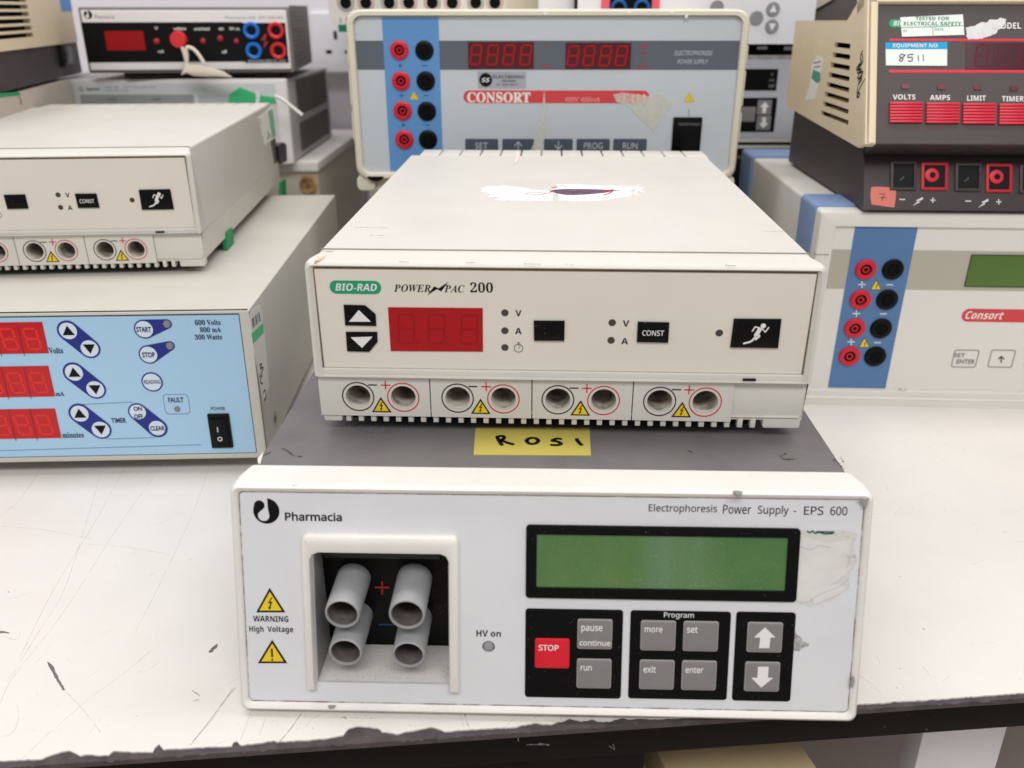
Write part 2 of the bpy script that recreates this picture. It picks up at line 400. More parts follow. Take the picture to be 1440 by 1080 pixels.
Fe = Face(bench, (e0.x, e0.y, 0), (ed.x, ed.y, 0), (0, 0, 1), (eno.x, eno.y, 0))
Fe.rbox('front_edge_board', -1.0, EDH, (e1-e0).length+1.0, -.0042, -.02, -.0005, M_edge, 0, .0008)
V = []
Fe.ribbons('edge_scrapes', [[(758, 1046), (766, 1046.5), (772, 1048)], [(741, 1047), (764, 1047)], [(857, 1049), (864, 1054)], [(862, 1046), (864, 1053)], [(1206, 999), (1219, 997)], [(1232, 995.5), (1242, 994.8)], [(1000, 1014), (1024, 1012)], [(1290, 988), (1298, 987.4)], [(728, 1035), (729, 1042)]], .0006, -.0004, mat('scraped_paint', (150, 138, 128), .8, .1, alpha=(500, .35, .6, .8)), kind='stuff')
# scratches on the laminate
hair = [[(64, 648), (30, 700), (0, 726)], [(236, 643), (170, 735), (90, 860), (20, 950), (0, 990)], [(146, 650), (120, 740), (90, 830), (60, 880), (10, 960)], [(297, 645), (280, 700), (240, 790), (190, 890)], [(180, 650), (130, 740), (75, 830), (28, 925)],
        [(215, 913), (170, 950), (120, 987), (60, 1040), (30, 1068)], [(92, 972), (115, 996), (142, 1030)], [(0, 740), (60, 745), (130, 758)], [(120, 765), (180, 770), (240, 780)], [(0, 1037), (18, 1030), (26, 1010), (24, 990)], [(28, 888), (24, 900), (0, 893)],
        [(328, 966), (300, 1010), (262, 1052)], [(353, 1000), (344, 1025), (338, 1042)], [(424, 1004), (405, 1030), (390, 1046)], [(375, 1005), (365, 1035)], [(1208, 950), (1230, 966), (1248, 986)], [(1215, 640), (1230, 655)], [(1432, 953), (1440, 957)], [(727, 1006), (710, 1023)], [(789, 1005), (789, 1013)], [(1260, 810), (1268, 811)], [(258, 792), (264, 788), (270, 786)],
        [(170, 765), (168, 766), (173, 767)], [(460, 1002), (440, 1010), (430, 1022)]]
BF.ribbons('hairline_scratches', hair, .00033, 0.0, M_scr, kind='stuff', th=.00006)
BF.ribbons('dark_scratches', [[(331, 967), (316, 985), (296, 1012), (268, 1048)], [(423, 1004), (408, 1026), (392, 1044)]], .0003, 0.00002, M_scrd, kind='stuff', th=.00007)
BF.ribbons('brown_stain', [[(647, 1002), (650, 1014), (653, 1024)], [(653, 1002), (656, 1014), (660, 1024)]], .0006, 0.00003, M_dust, kind='stuff', th=.00008)
def frayed0(pts, amp=1.1, step=3.0):
    out = []
    for i in range(len(pts)):
        a = Vector(pts[i]); b = Vector(pts[(i+1) % len(pts)]); n = max(1, int((b-a).length/step)); out.append(tuple(a))
        for k in range(1, n):
            q = a.lerp(b, k/n); out.append((q.x+random.uniform(-amp, amp), q.y+random.uniform(-amp, amp)))
    return out
for pts in ([(66, 930), (70, 932), (76, 938), (78, 945), (84, 957), (92, 970), (88, 971), (80, 958), (75, 948), (69, 938)], [(293, 916), (300, 909), (306, 905), (305, 911), (299, 917), (294, 918)], [(0, 887), (8, 888), (14, 889), (12, 891), (5, 890), (0, 891)]):
    BF.poly('gouge', frayed0(pts), -.0003, .00007, mat('gouge_core', (112, 106, 104), .8, .1))
BF.ribbons('small_nicks', [[(270, 971), (276, 975), (281, 979)], [(272, 986), (279, 984)], [(480, 1010), (484, 1008), (487, 1011)], [(1260, 966), (1262, 968)], [(1303, 628), (1306, 629)], [(1298, 884), (1300, 885)], [(12, 832), (13, 833)]], .0007, .00003, M_scuff, kind='stuff', th=.00008)
V = []; Fc = []
for i in range(260):
    px = random.choice([random.uniform(0, 1440), random.uniform(340, 900)]); py = random.uniform(1004, 1030) if random.random() < .6 else random.uniform(620, 1000)
    u, v = BF.at(px, py); r = random.uniform(.0001, .00035); b = len(V)
    for q in range(5): V.append((u+r*math.cos(q*1.257)*random.uniform(.5, 1.4), v+r*math.sin(q*1.257)*random.uniform(.5, 1.4), .00006))
    Fc.append(tuple(range(b, b+5)))
link_mesh('bench_grit', V, Fc, M_scuff, bench, kind='stuff')
BF.rbox('edge_stain', *BF.at(1182, 978), *BF.at(1183, 978), -.0003, .00006, M_scuff)
V = []; Fc = []
for i in range(60):      # faint short rub marks from cases pushed about
    px, py = random.choice([(random.uniform(0, 340), random.uniform(660, 1060)), (random.uniform(1200, 1440), random.uniform(580, 970))])
    u, v = BF.at(px, py); L_ = random.uniform(.002, .016); an = random.gauss(1.0, .5); cv = random.uniform(-.3, .3)
    pts_ = [(u+math.cos(an+cv*t)*L_*t, v+math.sin(an+cv*t)*L_*t) for t in (0, .35, .7, 1)]
    V.append(pts_)
BF.ribbons('rub_marks', V, .00028, 0, mat('rub_mark', (190, 185, 180), .6, .3, alpha=(160, .4, .7, .4)), px=False, kind='stuff', th=.00005)
# leg, cupboard, floor, wall
FZ = -.86
fl = link_mesh('floor', [(-4, -3, FZ), (4, -3, FZ), (4, 1.56, FZ), (-4, 1.56, FZ)], [(0, 1, 2, 3)], M_floor); fl['kind'] = 'structure'
wl = Face(None, (0, 1.55, 0), (1, 0, 0), (0, 0, 1), (0, -1, 0)).rbox('wall', -3, FZ, 3, 2.2, -.1, 0, M_wall); wl['kind'] = 'structure'
a = on_y(905, 1059, .40)
Fcup = Face(bench, (0, .40, 0), (1, 0, 0), (0, 0, 1), (0, -1, 0))
au = Fcup.at(907, 1062)[0]
Fcup.rbox('cupboard_front', -1.2, FZ, au, EDH, -.6, 0, mat('black_cupboard', (12, 11, 12), .5, .2), 0, .001)
l0 = Fcup.at(1296, 1040)[0]; l1 = Fcup.at(1414, 1032)[0]; lm = l0+(l1-l0)*.42
Fl = Face(bench, (0, .47, 0), (1, 0, 0), (0, 0, 1), (0, -1, 0)); l0 = Fl.at(1296, 1040)[0]; l1 = Fl.at(1414, 1032)[0]
Fl.rbox('leg', l0, FZ, l1, EDH, -.02, 0, mat('white_leg_paint', (232, 230, 232), .5, .3), .004, .001)
wb = thing('wooden_stool', 'pale brown wooden stool seat seen below the bench edge', 'stool', (on_z(1030, 1075, -.12).x, on_z(1030, 1075, -.12).y, FZ), 0)
Fw = Face(wb, (0, 0, -.12-FZ), (1, 0, 0), (0, 1, 0), (0, 0, 1))
pts = Fw.ats([(900, 1010), (1103, 1010), (1160, 1095), (950, 1110)])
Fw.prism('seat', pts, -.03, 0, mat('stool_wood', (240, 216, 168), .5, .3, var=.15, vscale=14), .002)
for (x, y) in inset_poly(pts, .03): Fw.prism('leg', rr(x-.015, y-.015, x+.015, y+.015, .004), -.74, -.03, mat('stool_wood', (0, 0, 0)))

# ================================================================== lower unit (white, green display)
A_YAW, A_T, AW, AH = -.0276, .2276, .30, .1101
lidz = .11327
A = thing('electrophoresis_power_supply', 'lowest white power supply with green display and four grey tube sockets at the bench edge', 'power supply', (-.1330, .3449, 0), A_YAW)
st, ct = math.sin(A_T), math.cos(A_T)
AF = Face(A, (0, 0, .007), (1, 0, 0), (0, st, ct), (0, -ct, st))
AT = Face(A, (0, 0, lidz), (1, 0, 0), (0, 1, 0), (0, 0, 1))
# lid: folded sheet, open in front
def hull(F, name, x0, x1, y0, y1, z0, z1, m, r=.002, parent=None, label=None, fb=.0, cap0=True):
    """box given in the thing's own axes, long edges rounded"""
    G = Face(F.root, (0, 0, 0), (1, 0, 0), (0, 0, 1), (0, -1, 0))
    return G.loft(name, [(rr(x0, z0, x1, z1, r, 3), -y0), (rr(x0, z0, x1, z1, r, 3), -y1)], m, parent, label, cap0=cap0, cap1=True)
hull(AF, 'lid', -.0005, AW+.0005, .030, .425, .006, lidz, M_lid, .0015, cap0=False)
for x in (.03, .26):
    for y in (.06, .36): AT.lathe('foot', x, y, [(.008, -lidz), (.009, -lidz+.007)], M_rubber)
# recess geometry, all from the panel plane 32 mm behind the face
hole = [AF.at(446.5, 961), AF.at(632.5, 961), AF.at(629.7, 775.5), AF.at(439.7, 774.5)]
hu0 = (hole[0][0]+hole[3][0])/2; hu1 = (hole[1][0]+hole[2][0])/2; hv0 = hole[0][1]; hv1 = (hole[2][1]+hole[3][1])/2
hv0 = AF.at(540, 961)[1]
scr = [AF.at(742.5, 740), AF.at(1119, 846)]
fo = rr(-.0005, -.0005, AW+.0005, AH+.0005, .003)
HVc = AF.at(687, 909.6); HVr = AF.rpx(687, 909.6, 9)
AF.plate('fascia', fo, [[(hu0, hv0), (hu1, hv0), (hu1, hv1), (hu0, hv1)], circ(*HVc, HVr, 24)], -.002, 0, M_fasc)
AF.lathe('indicator_lamp', *HVc, [(HVr, -.0025), (HVr, -.002), (HVr*.7, -.0006), (0.00001, -.0002)], mat('clear_lamp', (150, 150, 152), .2, .5))
# white enamel frame
def frm(g, r): return rr(-g, -g-.0005, AW+g, AH+g, r, 6)
inn = rr(0, 0, AW, AH, .0025, 6)
AF.loft('bezel_frame', [(inn, -.002), (inn, .0006), (frm(.0008, .003), .0016), (frm(.0022, .0035), .0022), (frm(.0036, .004), .001), (frm(.004, .004), -.0015), (rr(-.0036, -.0035, AW+.0036, AH+.0058, .004, 6), -.009), (rr(-.0016, -.001, AW+.0016, AH+.0076, .004, 6), -.0195), (rr(.0005, .002, AW-.0005, AH+.0056, .003, 6), -.0205)], M_bwhite, cap1=False, angle=50)
# grime along the fascia seam
gr = .0005
AF.frame('seam_grime', rr(-.0002, -.0002, AW+.0002, AH+.0002, .0025, 6), rr(gr, gr, AW-gr, AH-gr, .002, 6), .0, .00025, mat('seam_grime', (150, 118, 92), .9, .1, alpha=(90, .42, .70, .7)))
# recess
YP = .034
PF = Face(A, (0, YP, 0), (1, 0, 0), (0, 0, 1), (0, -1, 0))      # vertical black panel
ztop = PF.at(540, 772)[1]; zfl = PF.at(540, 905)[1]
o_b = AF.L(0, hv0, -.002); o_t = AF.L(0, hv1, -.002)
rw = M_bwhite
def wallmesh(name, pts, m, parent=None): return link_mesh(name, pts, [tuple(range(len(pts)))], m, parent or A)
rc = wallmesh('recess_floor', [(hu0, o_b.y, o_b.z), (hu1, o_b.y, o_b.z), (hu1, YP, zfl), (hu0, YP, zfl)], rw)
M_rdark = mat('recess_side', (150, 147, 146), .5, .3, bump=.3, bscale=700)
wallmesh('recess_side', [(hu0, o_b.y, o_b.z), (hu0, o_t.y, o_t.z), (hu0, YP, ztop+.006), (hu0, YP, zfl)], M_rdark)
wallmesh('recess_side', [(hu1, o_b.y, o_b.z), (hu1, o_t.y, o_t.z), (hu1, YP, ztop+.006), (hu1, YP, zfl)], rw)
wallmesh('recess_top', [(hu0, o_t.y, o_t.z), (hu1, o_t.y, o_t.z), (hu1, YP, ztop+.006), (hu0, YP, ztop+.006)], M_blackg)
pl = PF.at(464, 902); p2 = PF.at(452, 777)
pan = PF.rbox('socket_panel', hu0+.0002, zfl, hu1-.0002, ztop+.006, -.002, .001, M_blackg)
# angled black trim inside the left and top of the recess
k0 = PF.at(452, 780, .004); 
PF.prism('panel_trim', [PF.at(447, 776), PF.at(452, 782), PF.at(464, 903), PF.at(455, 903)], .001, .012, mat('dark_trim', (44, 44, 50), .35, .4), .0015)
PF.pbox('panel_trim', (452, 777), (620, 789), .001, .006, mat('dark_trim', (0, 0, 0)), 0, .002)
PF.ribbons('plus_mark', [[(528, 826), (547, 826)], [(537.5, 818), (537.5, 835)]], .0011, .001, mat('red_mark', (160, 44, 40), .5, .2), th=.0002)
PF.ribbons('minus_mark', [[(533, 878), (553, 878)]], .0011, .001, mat('blue_mark', (44, 78, 120), .5, .2), th=.0002)
for (mx, my, rp) in ((481, 864, 23.5), (572, 865, 24.5), (485.5, 918, 22.5), (574.5, 921.5, 22)):
    ww = .031
    cu, cv = PF.at(mx, my, ww); R = PF.rpx(mx, my, rp*1.05, ww)
    PF.lathe('socket_tube', cu, cv, [(R*1.02, .0), (R, ww-.001), (R*.97, ww-.0003), (R*.92, ww), (R*.88, ww), (R*.845, ww-.0006), (R*.83, ww-.026)], M_tube, n=48, cap=False)
    o = PF.lathe('tube_inside', cu, cv, [(R*.838, ww-.0012), (R*.825, .002), (.00001, .002)], M_tubein, n=32)
    PF.lathe('socket_pin', cu, cv, [(R*.34, .002), (R*.32, .010), (.00001, .0102)], M_black, n=20)
# surround: raised U shaped frame
zo = [AF.at(425.5, 750), AF.at(649.5, 750), AF.at(642.5, 968), AF.at(434, 966)]
su0 = (zo[0][0]+zo[3][0])/2; su1 = (zo[1][0]+zo[2][0])/2; sv1 = (zo[0][1]+zo[1][1])/2; sv0 = (zo[2][1]+zo[3][1])/2
outer = rr(su0, sv0, su1, sv1, .003, 5)
ci = .0035
Uo = [(su0, sv0), (hu0-.0002, sv0), (hu0-.0002, hv1-ci), (hu0+ci*.3, hv1-ci*.3), (hu0+ci, hv1), (hu1-ci, hv1), (hu1-ci*.3, hv1-ci*.3), (hu1+.0002, hv1-ci), (hu1+.0002, sv0), (su1, sv0), (su1, sv1-.003), (su1-.001, sv1-.001), (su1-.003, sv1), (su0+.003, sv1), (su0+.001, sv1-.001), (su0, sv1-.003)]
AF.prism('socket_surround', Uo, -.001, .0052, M_bwhite, .0022)
AF.ribbons('recess_grime', [[(448, 905), (455, 915), (450, 930)], [(452, 918), (460, 930), (456, 945)]], .004, .0, M_dust, th=.0001, kind='stuff') if False else None
GF = Face(A, tuple((Vector((hu0, o_b.y, o_b.z)))), (1, 0, 0), tuple(Vector((0, YP-o_b.y, zfl-o_b.z)).normalized()), tuple(Vector((0, -(zfl-o_b.z), YP-o_b.y)).normalized()))
dl = (Vector((0, YP-o_b.y, zfl-o_b.z))).length; Vv = []; Fv = []
for i in range(420):
    if random.random() < .55: x = abs(random.gauss(0, .006)); y = dl-abs(random.gauss(0, .007))
    else: x = random.uniform(0, hu1-hu0); y = random.uniform(0, dl)
    if not (.0004 < x < hu1-hu0-.0004 and .0004 < y < dl-.0004): continue
    r = random.uniform(.00008, .0003); b = len(Vv)
    for q in range(5): Vv.append(GF.L(x+r*math.cos(q*1.257)*random.uniform(.5, 1.4), y+r*math.sin(q*1.257)*random.uniform(.5, 1.4), .00006))
    Fv.append(tuple(range(b, b+5)))
link_mesh('floor_grit', Vv, Fv, mat('rusty_grit', (132, 98, 66), .9, .1), A, kind='stuff')
# display
M_bz = mat('black_display_frame', (7, 7, 8), .3, .15, speck=.2)
s0 = AF.at(755, 751, .0008); s1 = AF.at(1104, 831.5, .0008)
d0 = AF.at(740, 738, .0008); d1 = AF.at(1119.5, 846.5, .0008)
db = AF.frame('display_frame', rr(d0[0], d1[1], d1[0], d0[1], .0018), rr(s0[0], s1[1], s1[0], s0[1], .0006), -.0005, .0014, M_bz, .0003)
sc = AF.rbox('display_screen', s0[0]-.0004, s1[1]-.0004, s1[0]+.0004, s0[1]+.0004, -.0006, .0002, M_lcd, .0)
Vv = []; Fv = []
for i in range(520):
    x = random.uniform(s0[0]+.0006, s1[0]-.0006) if random.random() < .5 else random.gauss((s0[0]*.4+s1[0]*.6), .02); y = random.uniform(s1[1]+.0006, s0[1]-.0006)
    if random.random() < .35: y = s1[1]+abs(random.gauss(.0006, .003))
    if not (s0[0]+.0003 < x < s1[0]-.0003 and s1[1]+.0003 < y < s0[1]-.0003): continue
    r = random.uniform(.00005, .00015); b = len(Vv)
    for q in range(5): Vv.append(AF.L(x+r*math.cos(q*1.257)*random.uniform(.5, 1.4), y+r*math.sin(q*1.257)*random.uniform(.5, 1.6), .00027))
    Fv.append(tuple(range(b, b+5)))
link_mesh('screen_dust', Vv, Fv, mat('pale_dust', (170, 184, 160), .9, .1), sc, kind='stuff')
# key pads
kp = [AF.pbox('keypad', a, b, 0, .0006, M_bz, .0016, .0003) for a, b in (((739, 856), (873, 983)), ((887, 858.5), (1022, 985)), ((1036, 860.5), (1111.5, 987)))]
def key(c, dx, dy, m, label, kpi):
    u, v = AF.at(*c, .001); hx = .0086; hy = .0079
    AF.rbox('key_rim', u-hx, v-hy, u+hx, v+hy, .0004, .0011, M_keyrim if m is M_key else m, .0012, .0004, parent=kp[kpi])
    return AF.rbox('key', u-hx+.0005, v-hy+.0005, u+hx-.0005, v+hy-.0005, .0008, .0013, m, .0012, .0002, parent=kp[kpi], label=label)
k = key((776.5, 919), 0, 0, M_red, 'red stop key', 0); AF.text('STOP', (757.5, 906.5), (785.5, 915.2), M_white, .0013, 'r', kp[0], off=.018)
key((836.5, 892), 0, 0, M_key, None, 0); AF.text('pause', (817.5, 879.5), (847, 890.5), M_white, .0013, 'r', kp[0], off=.018); AF.text('continue', (815, 899.6), (858.3, 908.4), M_white, .0013, 'r', kp[0], off=.018)
key((835.3, 947.5), 0, 0, M_key, None, 0); AF.text('run', (816.5, 936), (832, 943), M_white, .0013, 'r', kp[0], off=.018)
key((925.5, 894), 0, 0, M_key, None, 1); AF.text('more', (906.5, 882), (931.5, 889.3), M_white, .0013, 'r', kp[1], off=.018)
key((985.5, 895), 0, 0, M_key, None, 1); AF.text('set', (966.3, 881), (981, 890), M_white, .0013, 'r', kp[1], off=.018)
key((923.7, 949), 0, 0, M_key, None, 1); AF.text('exit', (905, 936), (922, 946), M_white, .0013, 'r', kp[1], off=.018)
key((983, 950), 0, 0, M_key, None, 1); AF.text('enter', (964, 938), (989, 946.5), M_white, .0013, 'r', kp[1], off=.018)
key((1075.5, 896.5), 0, 0, M_key, None, 2); key((1071.8, 951.8), 0, 0, M_key, None, 2)
AF.poly('arrow_mark', [(1075.9, 882.5), (1090.5, 896.5), (1083.5, 896.5), (1082, 911.5), (1067.5, 911.5), (1069, 896.5), (1060.5, 896.5)], .0012, .0015, M_white, parent=kp[2])
AF.poly('arrow_mark', [(1070.5, 967), (1056.8, 953.5), (1065, 953.5), (1066, 938), (1080.8, 938), (1080, 953.5), (1087, 953.5)], .0012, .0015, M_white, parent=kp[2])
AF.text('Program', (933.8, 860.8), (975.5, 871), M_white, .0006, 'r', kp[1], off=.008)
# print
def atext(t, X0, Y0, X1, Y1, st='r', off=.006, m=None): AF.text(t, (X0, Y0), (X1, Y1), m or M_black, 0, st, off=off)
atext('Electrophoresis', 912.5, 708.4, 1008, 723.5); atext('Power', 1017, 709.8, 1056, 722.8); atext('Supply', 1066, 710.5, 1108.5, 726.5)
atext('-', 1116, 718.5, 1119.5, 719.8); atext('EPS', 1131, 711.8, 1157.5, 724.2); atext('600', 1168, 712.2, 1191, 724.8)
atext('Pharmacia', 400.5, 719.8, 481, 733.2, 'r', .028)
lg = AF.at(374.6, 718.5); LR = .0064
u, v = lg
def arc(cx, cy, r, a0, a1, n=18): return [(cx+r*math.cos(math.radians(a0+(a1-a0)*k/n)), cy+r*math.sin(math.radians(a0+(a1-a0)*k/n))) for k in range(n+1)]
def logo(F, u, v, R, m, w):
    # round emblem: disc, pale inlet widening to a drop below the left lobe
    L = arc(u, v, R, 84, -190, 30)
    lobe = arc(u-.52*R, v+.43*R, .40*R, 170, -30, 12)
    drop = arc(u-.22*R, v-.36*R, .44*R, 150, 380, 16)
    pts = L+lobe+drop+[(u+.13*R, v+.2*R), (u+.10*R, v+.99*R)]
    F.prism('logo_mark', pts, w, w+.00015, m)
logo(AF, u, v, LR, M_black, 0)
atext('HV on', 670, 886, 704.3, 895.5, 'b', 0)
atext('WARNING', 356, 865.5, 405.7, 874.6, 'b', 0); atext('High', 350.5, 879.8, 371, 891, 'b', 0); atext('Voltage', 376, 880, 412.6, 891.5, 'b', 0)
AF.warn((379.2, 826.5), (360.3, 861), (401.3, 861), M_yel, M_black, 0)
AF.warn((382.7, 899.5), (362.7, 932.5), (404, 932.5), M_yel, M_black, 0, 'ex')
# torn label residue
AF.poly('label_residue', [(1123, 744), (1150, 746), (1185, 745), (1206, 750), (1200, 768), (1206, 790), (1192, 812), (1196, 826), (1172, 842), (1140, 853), (1122, 848), (1118, 842), (1121, 800)], 0, .00016, mat('label_glue', (222, 219, 214), .7, .2, var=.10, vscale=60, bump=.5, bscale=200, alpha=(60, .25, .5, .9)))
AF.poly('label_residue', [(1124, 752), (1160, 764), (1196, 760), (1195, 776), (1190, 790), (1197, 798), (1180, 815), (1160, 828), (1135, 846), (1121, 845), (1120, 820), (1121, 780)], .0001, .00022, M_paper)
AF.poly('label_residue', [(1140, 838), (1158, 826), (1176, 822), (1190, 826), (1178, 836), (1160, 843), (1146, 850)], .0002, .0003, M_paper)
AF.ribbons('label_crease', [[(1124, 768), (1140, 772), (1152, 767), (1168, 770)], [(1136, 846), (1156, 834), (1180, 825), (1194, 812)], [(1190, 780), (1195, 786), (1191, 798)]], .0003, .0002, mat('paper_edge', (192, 188, 182), .9, .1), th=.00015)
AF.ribbons('green_ink', [[(1135, 747), (1139, 749), (1143, 746.5), (1146, 750), (1152, 748.5), (1160, 750.5), (1172, 750)], [(1148, 747.5), (1160, 748), (1173, 748)]], .0006, .0003, mat('green_ink', (24, 84, 62), .6, .2), th=.0001)
AF.poly('smudge', frayed0([(1116, 884), (1120, 892), (1126, 896), (1129, 902), (1139, 904), (1137, 910), (1130, 911), (1124, 916), (1115, 914)], 1.6, 2.5), 0, .0001, mat('smudge_grey', (170, 166, 160), .8, .1, alpha=(600, .45, .66, .5)))
# chips of the enamel
M_chip = mat('bare_metal_chip', (146, 144, 142), .5, .4)
CF = Face(A, (0, 0, .007), (1, 0, 0), (0, st, ct), (0, -ct, st))
for pts, w1 in (([(1208, 703), (1216, 704), (1222, 700), (1220, 709), (1217, 716), (1213, 708)], .00235), ([(1198, 953), (1201, 951), (1202, 958), (1199, 968), (1196, 966)], .00235), ([(461, 993), (466, 992.5), (472, 993), (470, 996), (466, 997.5), (462, 996)], .00235)):
    CF.poly('enamel_chip', pts, w1-.0008, w1, M_chip)
ATF = Face(A, tuple(AF.L(0, AH+.0038, -.002)), (1, 0, 0), (0, ct, -st), (0, st, ct))
ATF.ribbons('lid_scuffs', [[(404, 671), (409, 667), (416, 663), (423, 660)], [(442, 662), (452, 662.5), (464, 662)], [(412, 683), (418, 682)], [(1160, 668), (1161, 669)]], .0006, .0003, M_scuff, kind='stuff', th=.0002)
ATF.poly('enamel_chip', [(1031, 690), (1036, 689.5), (1044, 691), (1042, 695), (1037, 696)], -.001, .0002, M_chip)
# lid marks: yellow card, torn tape, stains
yc = AT.poly('name_card', [(668.5, 601), (829, 600.5), (831, 640), (666, 639)], .0, .0005, M_yellow, .0001, label='yellow card with ROSI in black ink')
M_ink = mat('marker_ink', (16, 15, 14), .5, .2)
AT.ribbons('handwriting', [[(699, 614), (702, 620), (706, 626)], [(699, 614), (706, 613), (709, 615), (707, 618), (703, 620)], [(704, 619), (712, 622), (722, 625)],
                            [(740, 620), (744, 616.5), (752, 616), (757, 619.5), (753, 623.5), (745, 624), (740, 620)],
                            [(789, 617.5), (783, 616.8), (777, 619.5), (784, 621), (789, 624), (783, 626), (775, 625.5)],
                            [(811, 617), (813, 621), (818, 626)]], .0022, .0006, M_ink, parent=yc, th=.0001)
AT.poly('glue_ring', [(492, 596), (500, 605), (520, 611), (545, 611), (566, 606), (575, 598), (560, 596), (520, 594)], 0, .00015, mat('dried_glue', (150, 148, 156), .6, .3, alpha=(300, .42, .62, .55)))
AT.ribbons('lid_stain', [[(1105, 638), (1098, 642), (1104, 646), (1120, 645)], [(396, 630), (404, 634), (412, 640), (424, 642)], [(372, 640), (380, 636)], [(968, 634), (976, 637)], [(1172, 646), (1180, 652), (1186, 660)], [(1182, 642), (1186, 650)]], .0012, .0001, mat('rust_stain', (88, 66, 50), .8, .1, alpha=(300, .42, .6, .8)), kind='stuff', th=.0001)
AT.poly('torn_tape', [(363, 651), (362, 645), (368, 638), (371, 634), (368, 645), (366, 652)], 0, .0004, mat('torn_tape', (214, 210, 200), .6, .2))

